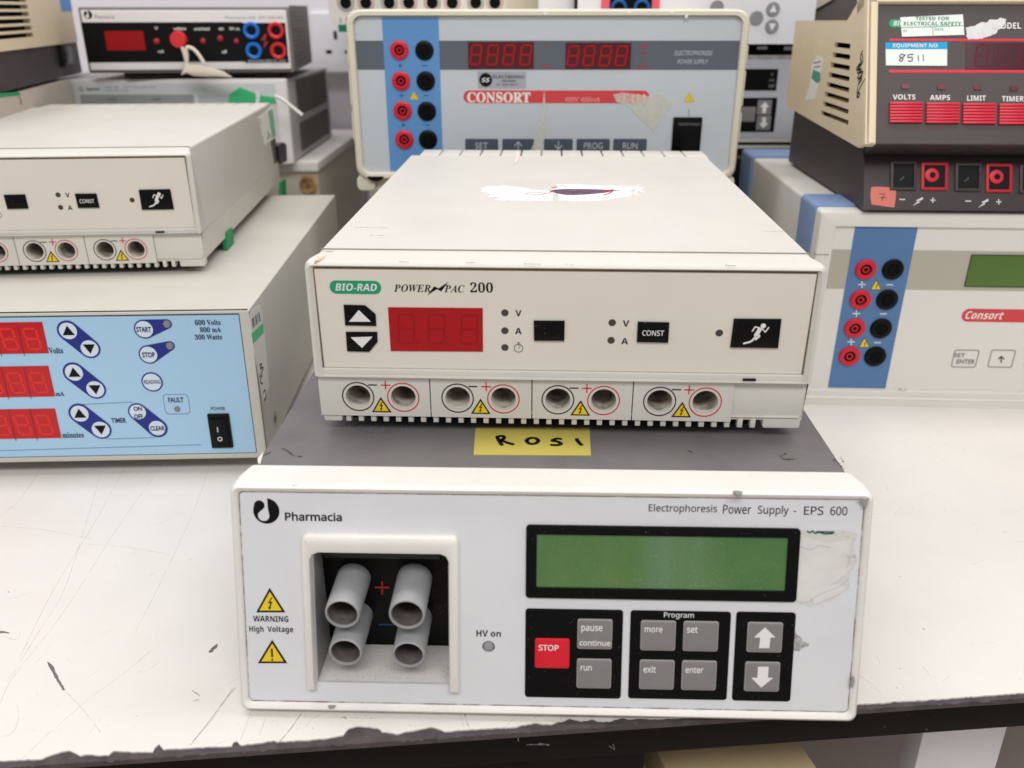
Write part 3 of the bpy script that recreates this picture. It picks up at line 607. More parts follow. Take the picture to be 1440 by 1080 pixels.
# ================================================================== middle unit, and its twin on the left
BW, BH = .2536, .0561
def lidf(root): return
def make_pac(loc, yaw, label):
    T = thing('power_supply', label, 'power supply', loc, yaw, 'cream power supplies of the same model')
    t = -.0480; s_, c_ = math.sin(t), math.cos(t); Z0 = loc[2]; z0 = .0383
    F = Face(T, (0, 0, z0), (1, 0, 0), (0, s_, c_), (0, -c_, s_))
    TP = Face(T, (0, 0, z0+.0616), (1, 0, 0), (0, 1, 0), (0, 0, 1))
    G = Face(T, (0, 0, z0), (1, 0, 0), (0, 0, 1), (0, -1, 0))
    W, H = BW, BH; D = .3673; g = .0045
    # upper shell
    def sec(gl, vt, vs, a, r):
        pts = [(-gl, -.0035), (W+gl, -.0035)]
        ur, ul = W+gl-a, -gl+a
        for k in range(5):
            an = math.radians(k*90/4); pts.append((ur-r+r*math.cos(an), vt-r+r*math.sin(an)))
        for k in range(5):
            an = math.radians(90+k*90/4); pts.append((ul+r+r*math.cos(an), vt-r+r*math.sin(an)))
        return pts
    P0 = H+.0028; P1 = .0616
    pr = W-.0
    o = G.loft('upper_shell', [(sec(.0002, H+.0002, 0, 0, .0012), .0), (sec(.0002, H+.0002, 0, 0, .0012), .0022), (sec(.0022, H+.0014, 0, 0, .002), .0038), (sec(.0042, P0, 0, .0, .0028), .0028), (sec(.0046, P0+.0006, 0, .0001, .003), .0006), (sec(.0046, P0+.0012, 0, .0006, .003), -.002), (sec(.0046, P1-.0012, 0, .0038, .0028), -.0125), (sec(.0046, P1-.0005, 0, .0042, .0026), -.0142)], M_cream, cap0=False, cap1=True, angle=42)
    o = G.loft('lid', [(sec(.0044, P1-.0004, 0, .0044, .0024), -.0147), (sec(.0044, P1, 0, .0044, .0024), -.0151), (sec(.0044, P1, 0, .0044, .0024), -(D-.034)), (sec(.0042, P1-.006, 0, .0044, .0024), -(D-.033))], M_cream, cap0=True, cap1=True, angle=42)
    TP.rbox('lid_seam', .0004, .0142, W-.0004, .0150, -.001, .0001, mat('seam_shade', (150, 142, 132), .8, .1))
    # rear vents
    G.loft('rear_panel', [(sec(.0042, P1-.005, 0, .0044, .0024), -(D-.034)), (sec(.0042, P1-.005, 0, .0044, .0024), -D)], mat('shade_cream', (92, 88, 82), .6, .2), cap0=True)
    n = 14; x0 = .008; x1 = W
    for k in range(n):
        a = x0+(x1-x0)*k/n; b = x0+(x1-x0)*(k+1)/n-.0014
        if k == n-1: b = W
        TP.rbox('vent_fin', a, D-.034, b, D, -.012, -.0001, M_cream, 0, .0005)
    # fascia
    F.rbox('fascia', .0004, .0004, W-.0004, H-.0004, -.0015, 0, M_creamp, .0006)
    F.frame('seam_shadow', rr(0, 0, W, H, .0006), rr(.0005, .0005, W-.0005, H-.0005, .0006), -.001, .00012, mat('seam_shadow_brown', (112, 96, 80), .9, .1))  # thin brown line painted as the shadow in the panel seam
    F.rbox('lower_rail', -.0040, -.0034, W+.0040, .00035, -.002, .0020, M_cream, 0, .0006)
    # base block, open front
    vb = -.0282
    def bs(g0, g1, v0, v1): return [(-g1, v0+.002), (-g1+.002, v0), (W+g1-.002, v0), (W+g1, v0+.002), (W+g0, v1), (-g0, v1)]
    G.loft('base_shell', [(bs(.0042, .0030, vb+.0032, -.0038), .0), (bs(.0042, .0030, vb+.0032, -.0038), -.006), (bs(.0042, .0030, vb, -.0038), -.0062), (bs(.0042, .0030, vb, -.0038), -.34), (bs(.0040, .0026, vb, -.0038), -D+.004)], M_cream, cap0=False, angle=30)
    G.rbox('seam_gap', -.003, -.0045, W+.003, -.0032, -.37, .0008, mat('seam_gap', (150, 140, 126), .8, .1))
    # sockets
    A_ = [(504.5, 557.2), (567.7, 557.6), (643.9, 558.8), (708.1, 559.5), (784.5, 560.0), (848.6, 561.3), (927.3, 562), (991.3, 563)]
    cs = [(F.at(*p), p) for p in A_]; hr = .0068
    vm = sum(c[0][1] for c in cs)/8
    us = [c[0][0] for c in cs]
    # even spacing measured on the unit
    cuts = [F.at(x, 565)[0] for x in (449, 606, 748, 889)]+[F.at(1029, 570)[0]]
    vt_, vb_ = -.0044, -.0278
    for k in range(4):
        u0, u1 = cuts[k]+.0003, cuts[k+1]-(.0003 if k < 3 else 0)
        if k == 0: u0 = -.0034
        a, b = us[2*k], us[2*k+1]
        pt = F.plate('socket_plate', [(u0, vb_), (u1, vb_), (u1, vt_), (u0, vt_)], [circ(a, vm, hr, 28), circ(b, vm, hr, 28)], -.0025, .0014, M_cream)
        for q, cu in ((0, a), (1, b)):
            F.lathe('socket', cu, vm, [(hr+.0001, .0012), (hr+.0001, -.0008), (hr*.94, -.0012), (hr*.90, -.022), (.00001, -.022)], M_sockin, parent=pt)
            F.ring('socket_ring', cu, vm, .0082, .0088, .0014, .00155, M_black if q == 0 else M_redp, parent=pt)
        F.ribbons('minus_mark', [[(a+.0062, vm+.0072), (a+.0106, vm+.0072)]], .0008, .0015, M_black, parent=pt, px=False, smooth=False)
        F.ribbons('plus_mark', [[(b-.0116, vm+.0072), (b-.0068, vm+.0072)], [(b-.0092, vm+.0048), (b-.0092, vm+.0096)]], .0008, .0015, M_redp, parent=pt, px=False, smooth=False)
        m = (a+b)/2
        V0 = vm-.0092; hw = .0053; hh = .0092
        kk = F.prism('warning_triangle', [(m-hw, V0), (m+hw, V0), (m, V0+hh)], .0014, .0016, M_black, 0, pt)
        F.prism('yellow_field', inset_poly([(m-hw, V0), (m+hw, V0), (m, V0+hh)], .00075), .0016, .00168, M_yel, 0, kk)
        P = [(.05, .30), (-.12, .02), (.0, .05), (-.05, -.14), (-.1, -.12), (-.04, -.27), (.06, -.14), (0.01, -.14), (.1, .11), (-.01, .09), (.12, .30)]
        F.prism('bolt_symbol', [(m+p*hh, V0+hh*.38+q*hh) for p, q in P], .00168, .00175, M_black, 0, kk)
    # plain right end with slot
    F.rbox('end_block', cuts[4], vb_+.0006, W+.0034, vt_, -.004, .0002, M_cream, 0, .0006)
    F.rbox('ridge', -.0035, -.0043, W+.0035, -.0028, -.002, .0026, M_cream, 0, .0006)
    F.pbox('latch_slot', (1045, 533), (1063, 535.8), .002, .0029, M_black)
    # comb of teeth under the plates
    te = .00688; u = .0055
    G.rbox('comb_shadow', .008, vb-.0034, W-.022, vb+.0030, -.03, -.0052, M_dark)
    F.rbox('plate_backing', -.002, vb+.0032, W, -.0046, -.004, -.0032, M_cream) if False else None
    k = 0
    while u < W-.022:
        F.rbox('comb_tooth', u+.0042, vb-.0036, u+.0042+.0028, vb+.0030, -.007, .0004, M_cream, 0, .0003); u += te; k += 1
    F.rbox('comb_end', -.0024, vb-.0036, .0055+.0021, vb+.0012, -.007, .0006, M_cream, .001, .0005)
    F.rbox('comb_end', u+.004, vb-.0036, W+.0028, vb+.0042, -.007, .00035, M_cream, .0012, .0004)
    G.rbox('base_contact_shadow', .008, vb-.0036, W-.010, vb-.0005, -.36, -.010, M_dark)  # black block under the base, stands in for the contact shadow
    for x in (.03, W-.03):
        for y in (.05, .33): TP.lathe('foot', x, y, [(.007, -(z0+.0616)), (.0085, -(z0+.0616)+.0080)], M_rubber)
    # front panel items
    pill = F.rbox('logo_plate', *F.at(464.7, 412.7), *F.at(535.3, 395), 0, .0002, M_grn, .0033)
    F.text('BIO-RAD', (471, 398.3), (530.5, 409.3), M_white, .0002, 'bi', pill)
    F.text('POWER', (553.5, 399.7), (606, 410.8), M_black, 0, 'si'); F.text('PAC', (624.5, 400.5), (653.5, 411.3), M_black, 0, 'si'); F.text('200', (661, 396.8), (693.3, 411.5), M_black, 0, 'si')
    F.poly('bolt_mark', [(631, 396), (617, 407.5), (616, 402.5), (601, 414.5), (612, 409), (611, 404.5), (614, 404.3), (616, 411.5)], 0, .00012, M_black) if False else None
    F.poly('bolt_mark', [(601, 415), (610.5, 402.6), (616.8, 405.6), (630.6, 396.4), (620.6, 409.8), (614.2, 406.8)], 0, .00012, M_black)
    up = F.poly('arrow_button', [(483, 429), (513, 429.8), (528, 442.4), (529, 458.7), (485.2, 457.8)], 0, .0008, M_blackg, .0002)
    F.poly('arrow_mark', [(504.4, 436), (490.8, 452.4), (521.4, 452.4)], .0008, .0009, M_white, parent=up)
    dn = F.poly('arrow_button', [(486.1, 467.2), (530.2, 467.2), (530.8, 481), (519.2, 495), (488, 494.3)], 0, .0008, M_blackg, .0002)
    F.poly('arrow_mark', [(493, 474.4), (523.9, 473.5), (509.1, 489.2)], .0008, .0009, M_white, parent=dn)
    dq = [(545.5, 432.3), (678.8, 433.5), (679.2, 494.6), (549.5, 493.7)]
    d = F.poly('display_window', dq, 0, .0004, M_ledw, label='dark red display window')
    for (dx, dy) in ((571.5, 462), (614, 462.5), (660, 463)):
        u_, v_ = F.at(dx, dy); F.seg8(u_, v_, .0095, .0172, M_segd, .00045, th=.0013, slant=.05, parent=d, dot=True)
    for p in ((710, 439.8), (710, 465), (710, 488.6), (860.9, 453.7), (859.3, 478.5), (1011.4, 468.2)):
        cu, cv = F.at(*p); F.lathe('indicator_lamp', cu, cv, [(.0019, 0), (.00195, .0001), (.0017, .0002), (.0016, .00005), (.00001, .0001)], M_ledg, n=20)
    F.text('V', (724.8, 436), (733.3, 444.5), M_black, 0, 'b'); F.text('A', (724.3, 461), (733.6, 469.8), M_black, 0, 'b')
    F.text('V', (876, 450.3), (884.6, 459), M_black, 0, 'b'); F.text('A', (874, 475.3), (883, 484), M_black, 0, 'b')
    cu, cv = F.at(729.2, 489.6); F.ring('timer_symbol', cu, cv, .0021, .0024, 0, .00012, M_black)
    F.ribbons('timer_symbol', [[(729.2, 481), (729.2, 486)], [(729, 490), (731.5, 486)], [(727, 482), (731.5, 482)]], .0003, 0, M_black, smooth=False)
    F.poly('blank_button', [(750.5, 451.7), (794.2, 452), (793.6, 479.8), (751, 479.5)], 0, .0012, M_blackg, .0003)
    cb = F.poly('const_button', [(897.1, 453.3), (941.5, 454.3), (939.8, 482.5), (895.7, 481.5)], 0, .0012, M_blackg, .0003)
    F.text('CONST', (903.5, 464.3), (933.5, 472.3), M_white, .0012, 'r', cb, off=.01)
    rb = F.poly('run_button', [(1032.5, 449), (1099.3, 449.5), (1094.5, 490), (1027.2, 489)], 0, .0012, M_blackg, .0003)
    cu, cv = F.at(1073.3, 458.3, .0012); F.prism('runner_head', circ(cu, cv, .00135, 16), .0012, .00135, M_white, 0, rb)
    F.ribbons('runner_figure', [[(1068, 463), (1063, 473), (1060, 477)], [(1072, 462.5), (1076, 467), (1081, 460.5)], [(1069, 461.5), (1062, 459.5), (1058, 465.5)]], .0009, .0012, M_white, parent=rb, smooth=False)
    F.ribbons('runner_figure', [[(1061, 471), (1068, 472), (1062.5, 477.5)], [(1062, 474), (1056, 480), (1045.5, 483)]], .0010, .00122, M_white, parent=rb)
    F.poly('runner_body', [(1067.5, 460), (1072, 462.5), (1066.5, 472), (1061, 473), (1060.5, 470.5)], .0012, .00136, M_white, parent=rb)
    # long ledge and small ribs moulded in the lid
    TP.rbox('lid_rib', .003, .042, .035, .0432, -.0004, .00012, M_cream, 0, .0001); TP.rbox('lid_rib', W-.035, .042, W-.003, .0432, -.0004, .00012, M_cream, 0, .0001)
    return T, F, TP, G
PAC, PF1, PT1, PG1 = make_pac((-.1010, .4359, lidz), -.0410, 'cream power supply with red display, standing on the grey lid above the ROSI card')
Ctop = .12941
TWIN = PAC.copy(); COL.objects.link(TWIN)
DX, DY, DYAW = -.2525, .694, .0745; TY = DYAW; TWIN.location = Vector((DX, DY, Ctop)) + Matrix.Rotation(TY, 4, 'Z') @ Vector((-BW, 0, 0)); TWIN.rotation_euler = (0, 0, TY)
PAC_PARTS = list(PAC.children)
TWIN['label'] = 'cream power supply with green tape on its side, on the light blue fronted unit'
# marks on the middle unit's lid
OWN_FROM = set(PAC.children)
M_tornw = mat('torn_white_label', (236, 234, 236), .8, .1, bump=.5, bscale=200)
def frayed(pts, amp=1.6, step=3.0):
    out = []
    for i in range(len(pts)):
        a = Vector(pts[i]); b = Vector(pts[(i+1) % len(pts)]); n = max(1, int((b-a).length/step)); out.append(tuple(a))
        for k in range(1, n):
            q = a.lerp(b, k/n); out.append((q.x+random.uniform(-amp, amp)*1.3, q.y+random.uniform(-amp, amp)*.32))
    return out
tl = PT1.poly('torn_label', frayed([(676, 266), (684, 262), (700, 262), (712, 261.5), (738, 264), (756, 268), (776, 268), (778, 281.5), (742, 282), (706, 281), (700, 277), (688, 275), (692, 271), (680, 269)]), 0, .00022, M_tornw)
tl2 = PT1.poly('torn_label', frayed([(782, 259.5), (800, 259), (846, 261), (884, 262), (876, 270), (884, 276), (862, 279), (842, 282), (786, 281.5), (784, 270)]), 0, .00025, M_tornw)
PT1.poly('torn_fringe', frayed([(884, 262), (900, 261.5), (914, 265), (902, 267), (908, 269.5), (894, 271), (898, 274), (878, 276), (872, 268)], 2.4, 2.2), 0, .00005, mat('thin_paper_film', (232, 229, 227), .8, .1, alpha=(200, .25, .5, .9)))
PT1.poly('torn_fringe', frayed([(676, 268), (690, 272), (706, 279), (716, 283), (700, 281), (686, 276)], 2.0, 2.2), 0, .00005, mat('thin_paper_film', (0, 0, 0)))
PT1.poly('label_print', frayed([(776, 268.5), (788, 266.4), (812, 266), (840, 266.6), (866, 268), (852, 270.5), (826, 273), (798, 273.8), (784, 271.5)], .8, 4), .00025, .00034, mat('purple_print', (118, 88, 116), .6, .2, var=.6, vscale=260), parent=tl2)
PT1.ribbons('label_print', [[(772, 269), (788, 266.4), (812, 266), (840, 266.6), (872, 268)], [(784, 271.5), (798, 273.8), (826, 273), (856, 270)], [(792, 270), (830, 270.2)]], .0009, .00034, mat('dark_plum_ink', (50, 32, 58), .6, .2), th=.0001, parent=tl2)
PT1.ribbons('label_print', [[(738, 273.5), (746, 271), (758, 270.6), (770, 272), (778, 268)], [(744, 273), (758, 274), (768, 272)], [(776, 264), (790, 261), (796, 262.5)]], .0009, .00024, mat('red_ink', (206, 60, 84), .6, .2), th=.0001, parent=tl)
PT1.ribbons('label_print', [[(852, 269), (862, 266.5), (858, 271), (850, 274)], [(846, 268), (860, 268.5)]], .0014, .00034, mat('red_ink', (206, 60, 84), .6, .2), th=.0001, parent=tl2)
ca = math.atan2(.0009, .0131)
PC1 = Face(PAC, (0, -.0006, .0383+BH+.0036), (1, 0, 0), (0, math.cos(ca), math.sin(ca)), (0, -math.sin(ca), math.cos(ca)))
PC1.poly('shell_nick', frayed([(442, 367), (447, 362), (452, 361), (459, 358.5), (456, 363), (449, 366)], .5, 3), -.001, .00035, mat('nick_beige', (204, 188, 158), .8, .2))
PC1.ribbons('front_scuffs', [[(562, 368), (575, 368.3)], [(655, 369), (676, 369.6)], [(737, 371), (760, 371.6)], [(795, 371), (806, 372)], [(1020, 373), (1034, 374)], [(450, 353), (470, 353.6)]], .0004, .0003, M_scuff, kind='stuff', th=.0001)
Vv = []; Fv = []
for i in range(150):
    x = random.uniform(.004, BW-.004); y = random.uniform(.018, .33); r = random.uniform(.0001, .00028); b = len(Vv)
    for q in range(5): Vv.append(PT1.L(x+r*math.cos(q*1.257)*random.uniform(.5, 1.5), y+r*math.sin(q*1.257)*random.uniform(.5, 1.5), .00005))
    Fv.append(tuple(range(b, b+5)))
link_mesh('lid_grit', Vv, Fv, mat('lid_grit', (170, 160, 146), .9, .1), PAC, kind='stuff')
PT1.poly('torn_scrap', [(725, 214), (729, 213), (731, 218), (728, 226), (723, 231), (725, 222)], 0, .0006, mat('scrap_paper', (222, 208, 204), .8, .1))
PT1.ribbons('lid_scuffs', [[(430+90, 331), (540, 331.5)], [(500, 320), (545, 320.5)], [(1070, 325), (1100, 326)]], .0006, .0, M_scuff, kind='stuff', th=.0001)
PG1.poly('shell_nick', [(444, 362), (452, 358), (458, 359), (452, 364), (446, 367)], .0, .0049, mat('nick_beige', (196, 180, 150), .7, .2)) if False else None
PT1.poly('shell_nick', [(443, 364), (452, 358), (459, 360), (450, 365)], -.004, -.0016, mat('nick_beige', (206, 192, 166), .7, .2)) if False else None
sl = math.atan2(.0044, .0616+.0035)
TF = Face(TWIN, (BW+.0046-.0001, 0, .0383-.0035), (0, 1, 0), (-math.sin(sl), 0, math.cos(sl)), (math.cos(sl), 0, math.sin(sl)))
TB = Face(TWIN, (BW+.0036+.0002, 0, .0383-.0042), (0, 1, 0), (0, 0, 1), (1, 0, 0))
M_gt = mat('green_tape', (26, 142, 84), .5, .3)
TB.poly('green_tape', [(318, 326), (327, 320), (331, 358), (325, 363), (320, 352)], -.003, .0004, M_gt)
TB.poly('green_tape', [(396, 256), (402, 251), (403, 275), (396, 278)], -.003, .0004, M_gt)
TF.poly('side_label', [(364, 165), (384, 150), (389, 192), (373, 204)], -.001, .0003, mat('silver_label', (228, 228, 222), .5, .3))
TF.poly('label_stripe', [(377, 157), (383, 152), (388, 190), (383, 194)], .0003, .0004, mat('pale_green_print', (130, 180, 152), .5, .3))
TF.ribbons('handwriting', [[(365, 167), (367, 175)], [(376, 185), (378, 190), (376, 196)], [(378, 188), (381, 194)]], .0015, .0003, M_ink)
TF.poly('power_inlet', [(391, 205), (398, 200), (403, 203), (404, 226), (397, 230), (393, 224)], -.004, .003, M_blackg)
# ================================================================== light blue fronted unit on the left
M_putty = mat('putty_enamel', (198, 194, 185), .5, .35, bump=.4, bscale=650, var=.06, vscale=16, speck=.25)
M_blue = mat('light_blue_overlay', (164, 200, 227), .35, .4, var=.03, vscale=10)
M_navy = mat('navy_print', (30, 44, 128), .4, .3)
M_disp = mat('red_display', (186, 18, 26), .22, .4)
Cc = thing('blue_panel_power_supply', 'putty coloured unit with light blue front panel reading 600 Volts, under the taped cream one', 'power supply', (-.1959, .5984, 0), .0393)
CW, CH, CZ, CD = .44, .1155, .0139, .4243
CFc = Face(Cc, (0, 0, CZ), (1, 0, 0), (0, 0, 1), (0, -1, 0))
CFc.loft('case', [(rr(-CW-.0075, -.0022, .0075, CH+.0008, .0012, 2), .0), (rr(-CW-.0075, -.0022, .0075, CH+.0008, .0012, 2), -CD)], M_putty)
CFc.frame('case_lip', rr(-CW-.0075, -.0022, .0075, CH+.0008, .0012, 3), rr(-CW, .0018, .0005, CH-.0012, .0006, 3), -.003, .0010, M_putty, .0003)
CFc.rbox('front_panel', -CW+.0002, .002, .0003, CH-.0014, -.001, .0006, M_blue)
CFc.frame('panel_gap', rr(-CW, .0018, .0005, CH-.0012, .0003, 3), rr(-CW+.0007, .0022, -.0001, CH-.0021, .0003, 3), 0, .0008, mat('thin_dark_gap', (40, 44, 60), .7, .2))
for x in (-.05, -.38):
    for y in (.04, .38): Face(Cc).root; Face(Cc, (0, 0, 0), (1, 0, 0), (0, 1, 0), (0, 0, 1)).lathe('foot', x, y, [(.009, 0), (.0085, CZ-.002)], M_rubber)
W0 = .0006
def z6(X, Y): return (X/3.0, 380+Y/3.0)
for (xr, yt, xb, yb, nn) in ((168, 218, 187, 350, 0), (195, 403, 213, 532, 1), (222, 583, 242, 707, 2)):
    a = CFc.at(*z6((xr+xb)/2, yt), W0); b = CFc.at(*z6((xr+xb)/2, yb), W0)
    d = CFc.rbox('display_window', a[0]-.135, b[1], a[0], a[1], W0, .0010, M_disp, .0003)
    tops = ((38, 290), (136, 290)), ((68, 476), (163, 474)), ((6, 657), (97, 655), (187, 652))
    pos = [CFc.at(*z6(*t), .001) for t in tops[nn]]
    if nn == 2: pos = pos[1:]
    stp = pos[1][0]-pos[0][0]
    allp = [(pos[1][0]-stp*k, pos[1][1]) for k in range(4)]
    for p in allp[:3]: CFc.ribbons('digit_gap', [[(p[0]-stp*.5, p[1]+.013), (p[0]-stp*.5, p[1]-.013)]], .0004, .001, mat('gap_red', (120, 10, 18), .4, .2), parent=d, px=False, smooth=False)
    for p in allp: CFc.seg8(p[0], p[1], .0110, .0175, M_segl, .00105, th=.0020, slant=-.10, parent=d)
def ctext(t, a, b, st='s', off=.015): CFc.text(t, z6(*a), z6(*b), M_navyk, W0, st, off=off)
M_navyk = mat('dark_blue_grey_print', (44, 54, 84), .5, .2)
ctext('Volts', (203, 327), (268, 351)); ctext('mA', (232, 512), (273, 530)); ctext('minutes', (260, 684), (356, 706))
ctext('600 Volts', (820, 209), (932, 231)); ctext('800 mA', (842, 240), (934, 261)); ctext('300 Watts', (820, 271), (938, 292))
ctext('POWER', (888, 577), (952, 590), 'n'); ctext('TIMER', (468, 624), (535, 643), 'n', .03); ctext('FAULT', (708, 537), (776, 557), 'n', .03)
def pillmesh(c0, r0, c1, r1, m, w0, w1, parent=None, name='touch_key'):
    a = Vector(CFc.at(*z6(*c0), w1)); b = Vector(CFc.at(*z6(*c1), w1)); R0_ = CFc.rpx(*z6(*c0), r0/3.0, w1); R1_ = CFc.rpx(*z6(*c1), r1/3.0, w1)
    d = b-a; an = math.atan2(d.y, d.x); al = math.acos(max(-1, min(1, (R0_-R1_)/d.length)))
    P = []
    for k in range(17): t = an+al+(2*math.pi-2*al)*k/16; P.append((a.x+R0_*math.cos(t), a.y+R0_*math.sin(t)))
    for k in range(17): t = an-al+(2*al)*k/16; P.append((b.x+R1_*math.cos(t), b.y+R1_*math.sin(t)))
    return CFc.prism(name, P, w0, w1, m, 0, parent), a, b, R0_, R1_
M_pale = mat('pale_key_print', (206, 218, 230), .4, .3)
for c0, c1 in (((287, 256), (378, 330)), ((312, 432), (402, 502)), ((336, 605), (425, 672))):
    k, a, b, r0, r1 = pillmesh(c0, 47, c1, 45, M_navy, W0, W0+.0003)
    for p, sg in ((a, 1), (b, -1)):
        CFc.prism('key_field', circ(p.x, p.y, r0*.80, 28), W0+.0003, W0+.0004, M_pale, 0, k)
        h = r0*.55; CFc.prism('arrow_mark', [(p.x-h, p.y-h*.75*sg), (p.x+h, p.y-h*.75*sg), (p.x, p.y+h*.95*sg)], W0+.0004, W0+.0005, M_black, 0, k)
for c0, r0_, c1, r1_, t, bb in (((608, 249), 43, (704, 227), 21, 'START', ((573, 239), (640, 261))), ((627, 356), 42, (716, 319), 21, 'STOP', ((598, 346), (656, 368)))):
    k, a, b, r0, r1 = pillmesh(c0, r0_, c1, r1_, M_navy, W0, W0+.0003)
    CFc.prism('key_field', circ(a.x, a.y, r0*.86, 28), W0+.0003, W0+.0004, M_pale, 0, k)
    CFc.text(t, z6(*bb[0]), z6(*bb[1]), M_navyk, W0+.0004, 'n', k, off=.035)
    CFc.lathe('indicator_lamp', b.x, b.y, [(r1*.78, W0+.0003), (r1*.7, W0+.0008), (r1*.6, W0+.0005), (.00001, W0+.0012)], mat('lamp_grey', (132, 128, 128), .3, .5), k)
c = CFc.at(*z6(642, 471), W0); r = CFc.rpx(*z6(642, 471), 15, W0)
k = CFc.prism('touch_key', circ(*c, r, 32), W0, W0+.0003, M_navy); CFc.prism('key_field', circ(*c, r*.86, 32), W0+.0003, W0+.0004, M_pale, 0, k)
CFc.text('READING', z6(606, 463), z6(678, 479), M_navyk, W0+.0004, 'n', k, off=.012)
k, a, b, r0, r1 = pillmesh((581, 598), 41, (663, 666), 44, M_navy, W0, W0+.0003)
for p in (a, b): CFc.prism('key_field', circ(p.x, p.y, r0*.84, 28), W0+.0003, W0+.0004, M_pale, 0, k)
CFc.text('ON', z6(562, 575), z6(600, 593), M_navyk, W0+.0004, 'n', k, off=.035); CFc.text('OFF', z6(564, 607), z6(605, 626), M_navyk, W0+.0004, 'n', k, off=.035); CFc.text('CLEAR', z6(632, 657), z6(697, 676), M_navyk, W0+.0004, 'n', k, off=.035)
CFc.ribbons('timer_outline', [[z6(345, 566), z6(560, 556)], [z6(450, 712), z6(655, 706)]], .0004, W0, M_navy, smooth=False)
CFc.ribbons('base_line', [[z6(-60, 763), z6(850, 736)]], .0004, W0, M_navy, smooth=False)
a = CFc.at(*z6(699, 608), W0); b = CFc.at(*z6(792, 522), W0)
CFc.frame('fault_outline', rr(a[0], a[1], b[0], b[1], .003), rr(a[0]+.0003, a[1]+.0003, b[0]-.0003, b[1]-.0003, .0028), W0, W0+.0001, M_navy)
c = CFc.at(*z6(748, 585), W0); CFc.lathe('indicator_lamp', *c, [(.0022, W0), (.0021, W0+.0006), (.0018, W0+.0002), (.00001, W0+.0008)], mat('lamp_grey', (0, 0, 0)))
sw = CFc.pbox('power_switch', z6(872, 609), z6(984, 750), W0, W0+.0016, M_blackg, .0008, .0005)
a = CFc.at(*z6(886, 622), .002); b = CFc.at(*z6(972, 738), .002)
CFc.rbox('rocker', a[0], b[1], b[0], a[1], .001, .0036, M_blackg, .0006, .0012, parent=sw)
CFc.ribbons('switch_mark', [[z6(917, 663), z6(919, 682)]], .0008, .0037, M_white, parent=sw, smooth=False)
c = CFc.at(*z6(928, 712), .0036); CFc.ring('switch_mark', *c, .0012, .0018, .0036, .0038, M_white, parent=sw)
CS = Face(Cc, (.0075, 0, 0), (0, 1, 0), (0, 0, 1), (1, 0, 0))
lb = CS.poly('asset_label', [z6(1054, 192), z6(1068, 162), z6(1098, 145), z6(1116, 260), z6(1136, 490), z6(1112, 560), z6(1100, 490), z6(1066, 312)], 0, .0002, mat('silver_label', (0, 0, 0)))
CS.poly('label_stripe', [z6(1061, 268), z6(1109, 222), z6(1113, 262), z6(1067, 312)], .0002, .0003, mat('label_green', (88, 196, 142), .5, .3), parent=lb)
for i, x in enumerate((1062, 1067, 1074, 1079, 1086, 1092)):
    CS.ribbons('barcode_bar', [[z6(x, 208-(x-1062)*.9), z6(x+5, 240-(x-1062)*.9)]], (.0016, .0030, .0012, .003, .0014, .0026)[i], .0002, M_black, parent=lb, smooth=False)
CS.ribbons('handwriting', [[z6(1095, 400), z6(1104, 395), z6(1098, 415), z6(1110, 410), z6(1100, 440)], [z6(1094, 450), z6(1104, 445), z6(1098, 470), z6(1108, 480)], [z6(1110, 520), z6(1118, 505), z6(1122, 530), z6(1112, 552), z6(1120, 540)]], .0012, .0002, M_ink, parent=lb)
c = CS.at(*z6(1161, 628)); CS.lathe('case_screw', *c, [(.0062, 0.0001), (.0045, -.0002), (.003, .0002), (.00001, .0001)], mat('screw_dark', (60, 58, 54), .4, .4, metal=.5))

# ================================================================== generic helper for the units behind
def unit(name, label, cat, pa, pb, z, group=None):
    """origin under the front face's lower left corner, x along the front"""
    a = on_z(*pa, z); b = on_z(*pb, z); yaw = math.atan2(b.y-a.y, b.x-a.x)
    T = thing(name, label, cat, tuple(a), yaw, group); return T, (b-a).length
def faces(T, wd):
    return (Face(T, (0, 0, 0), (1, 0, 0), (0, 0, 1), (0, -1, 0)), Face(T, (wd, 0, 0), (0, 1, 0), (0, 0, 1), (1, 0, 0)), Face(T, (0, 0, 0), (0, -1, 0), (0, 0, 1), (-1, 0, 0)), Face(T, (0, 0, 0), (1, 0, 0), (0, 1, 0), (0, 0, 1)))

# ---------------- Consort, centre back
EW, EH = .3574, .1410
Ee = thing('electrophoresis_power_supply', 'grey and blue fronted unit in a cream frame, raised behind the middle unit', 'power supply', (-.1459, .8807, .1810), -.0189)
te_ = -.0094
EF = Face(Ee, (0, 0, 0), (1, 0, 0), (0, math.sin(te_), math.cos(te_)), (0, -math.cos(te_), math.sin(te_)))
M_cf = mat('cream_frame_plastic', (216, 210, 190), .45, .35, bump=.1, bscale=600, var=.05, vscale=25)
M_pg = mat('pale_grey_panel', (194, 200, 205), .4, .3, var=.04, vscale=10)
M_bs = mat('blue_stripe', (94, 144, 198), .4, .3)
M_gb = mat('slate_band', (92, 98, 108), .35, .3)
def ei(x, y): return EF.at(x, y)
ri = rr(-.0005, -.0005, EW+.0005, EH+.001, .008, 6)
def eo(g, r): return rr(-g*1.0, -g, EW+g*1.0, EH+g*.85, r, 6)
EF.loft('front_frame', [(ri, -.004), (ri, .0035), (eo(.0015, .009), .0045), (eo(.0055, .012), .0045), (eo(.0072, .0125), .002), (eo(.0075, .013), -.02), (eo(.0035, .010), -.0215)], M_cf, cap1=False, angle=50)
EF.loft('case', [(eo(.0035, .010), -.0215), (eo(.003, .010), -.33)], mat('case_cream', (212, 204, 184), .5, .3), cap0=True)
EF.rbox('front_panel', -.0004, -.0004, EW+.0004, EH+.0004, -.006, 0, M_pg, .008)
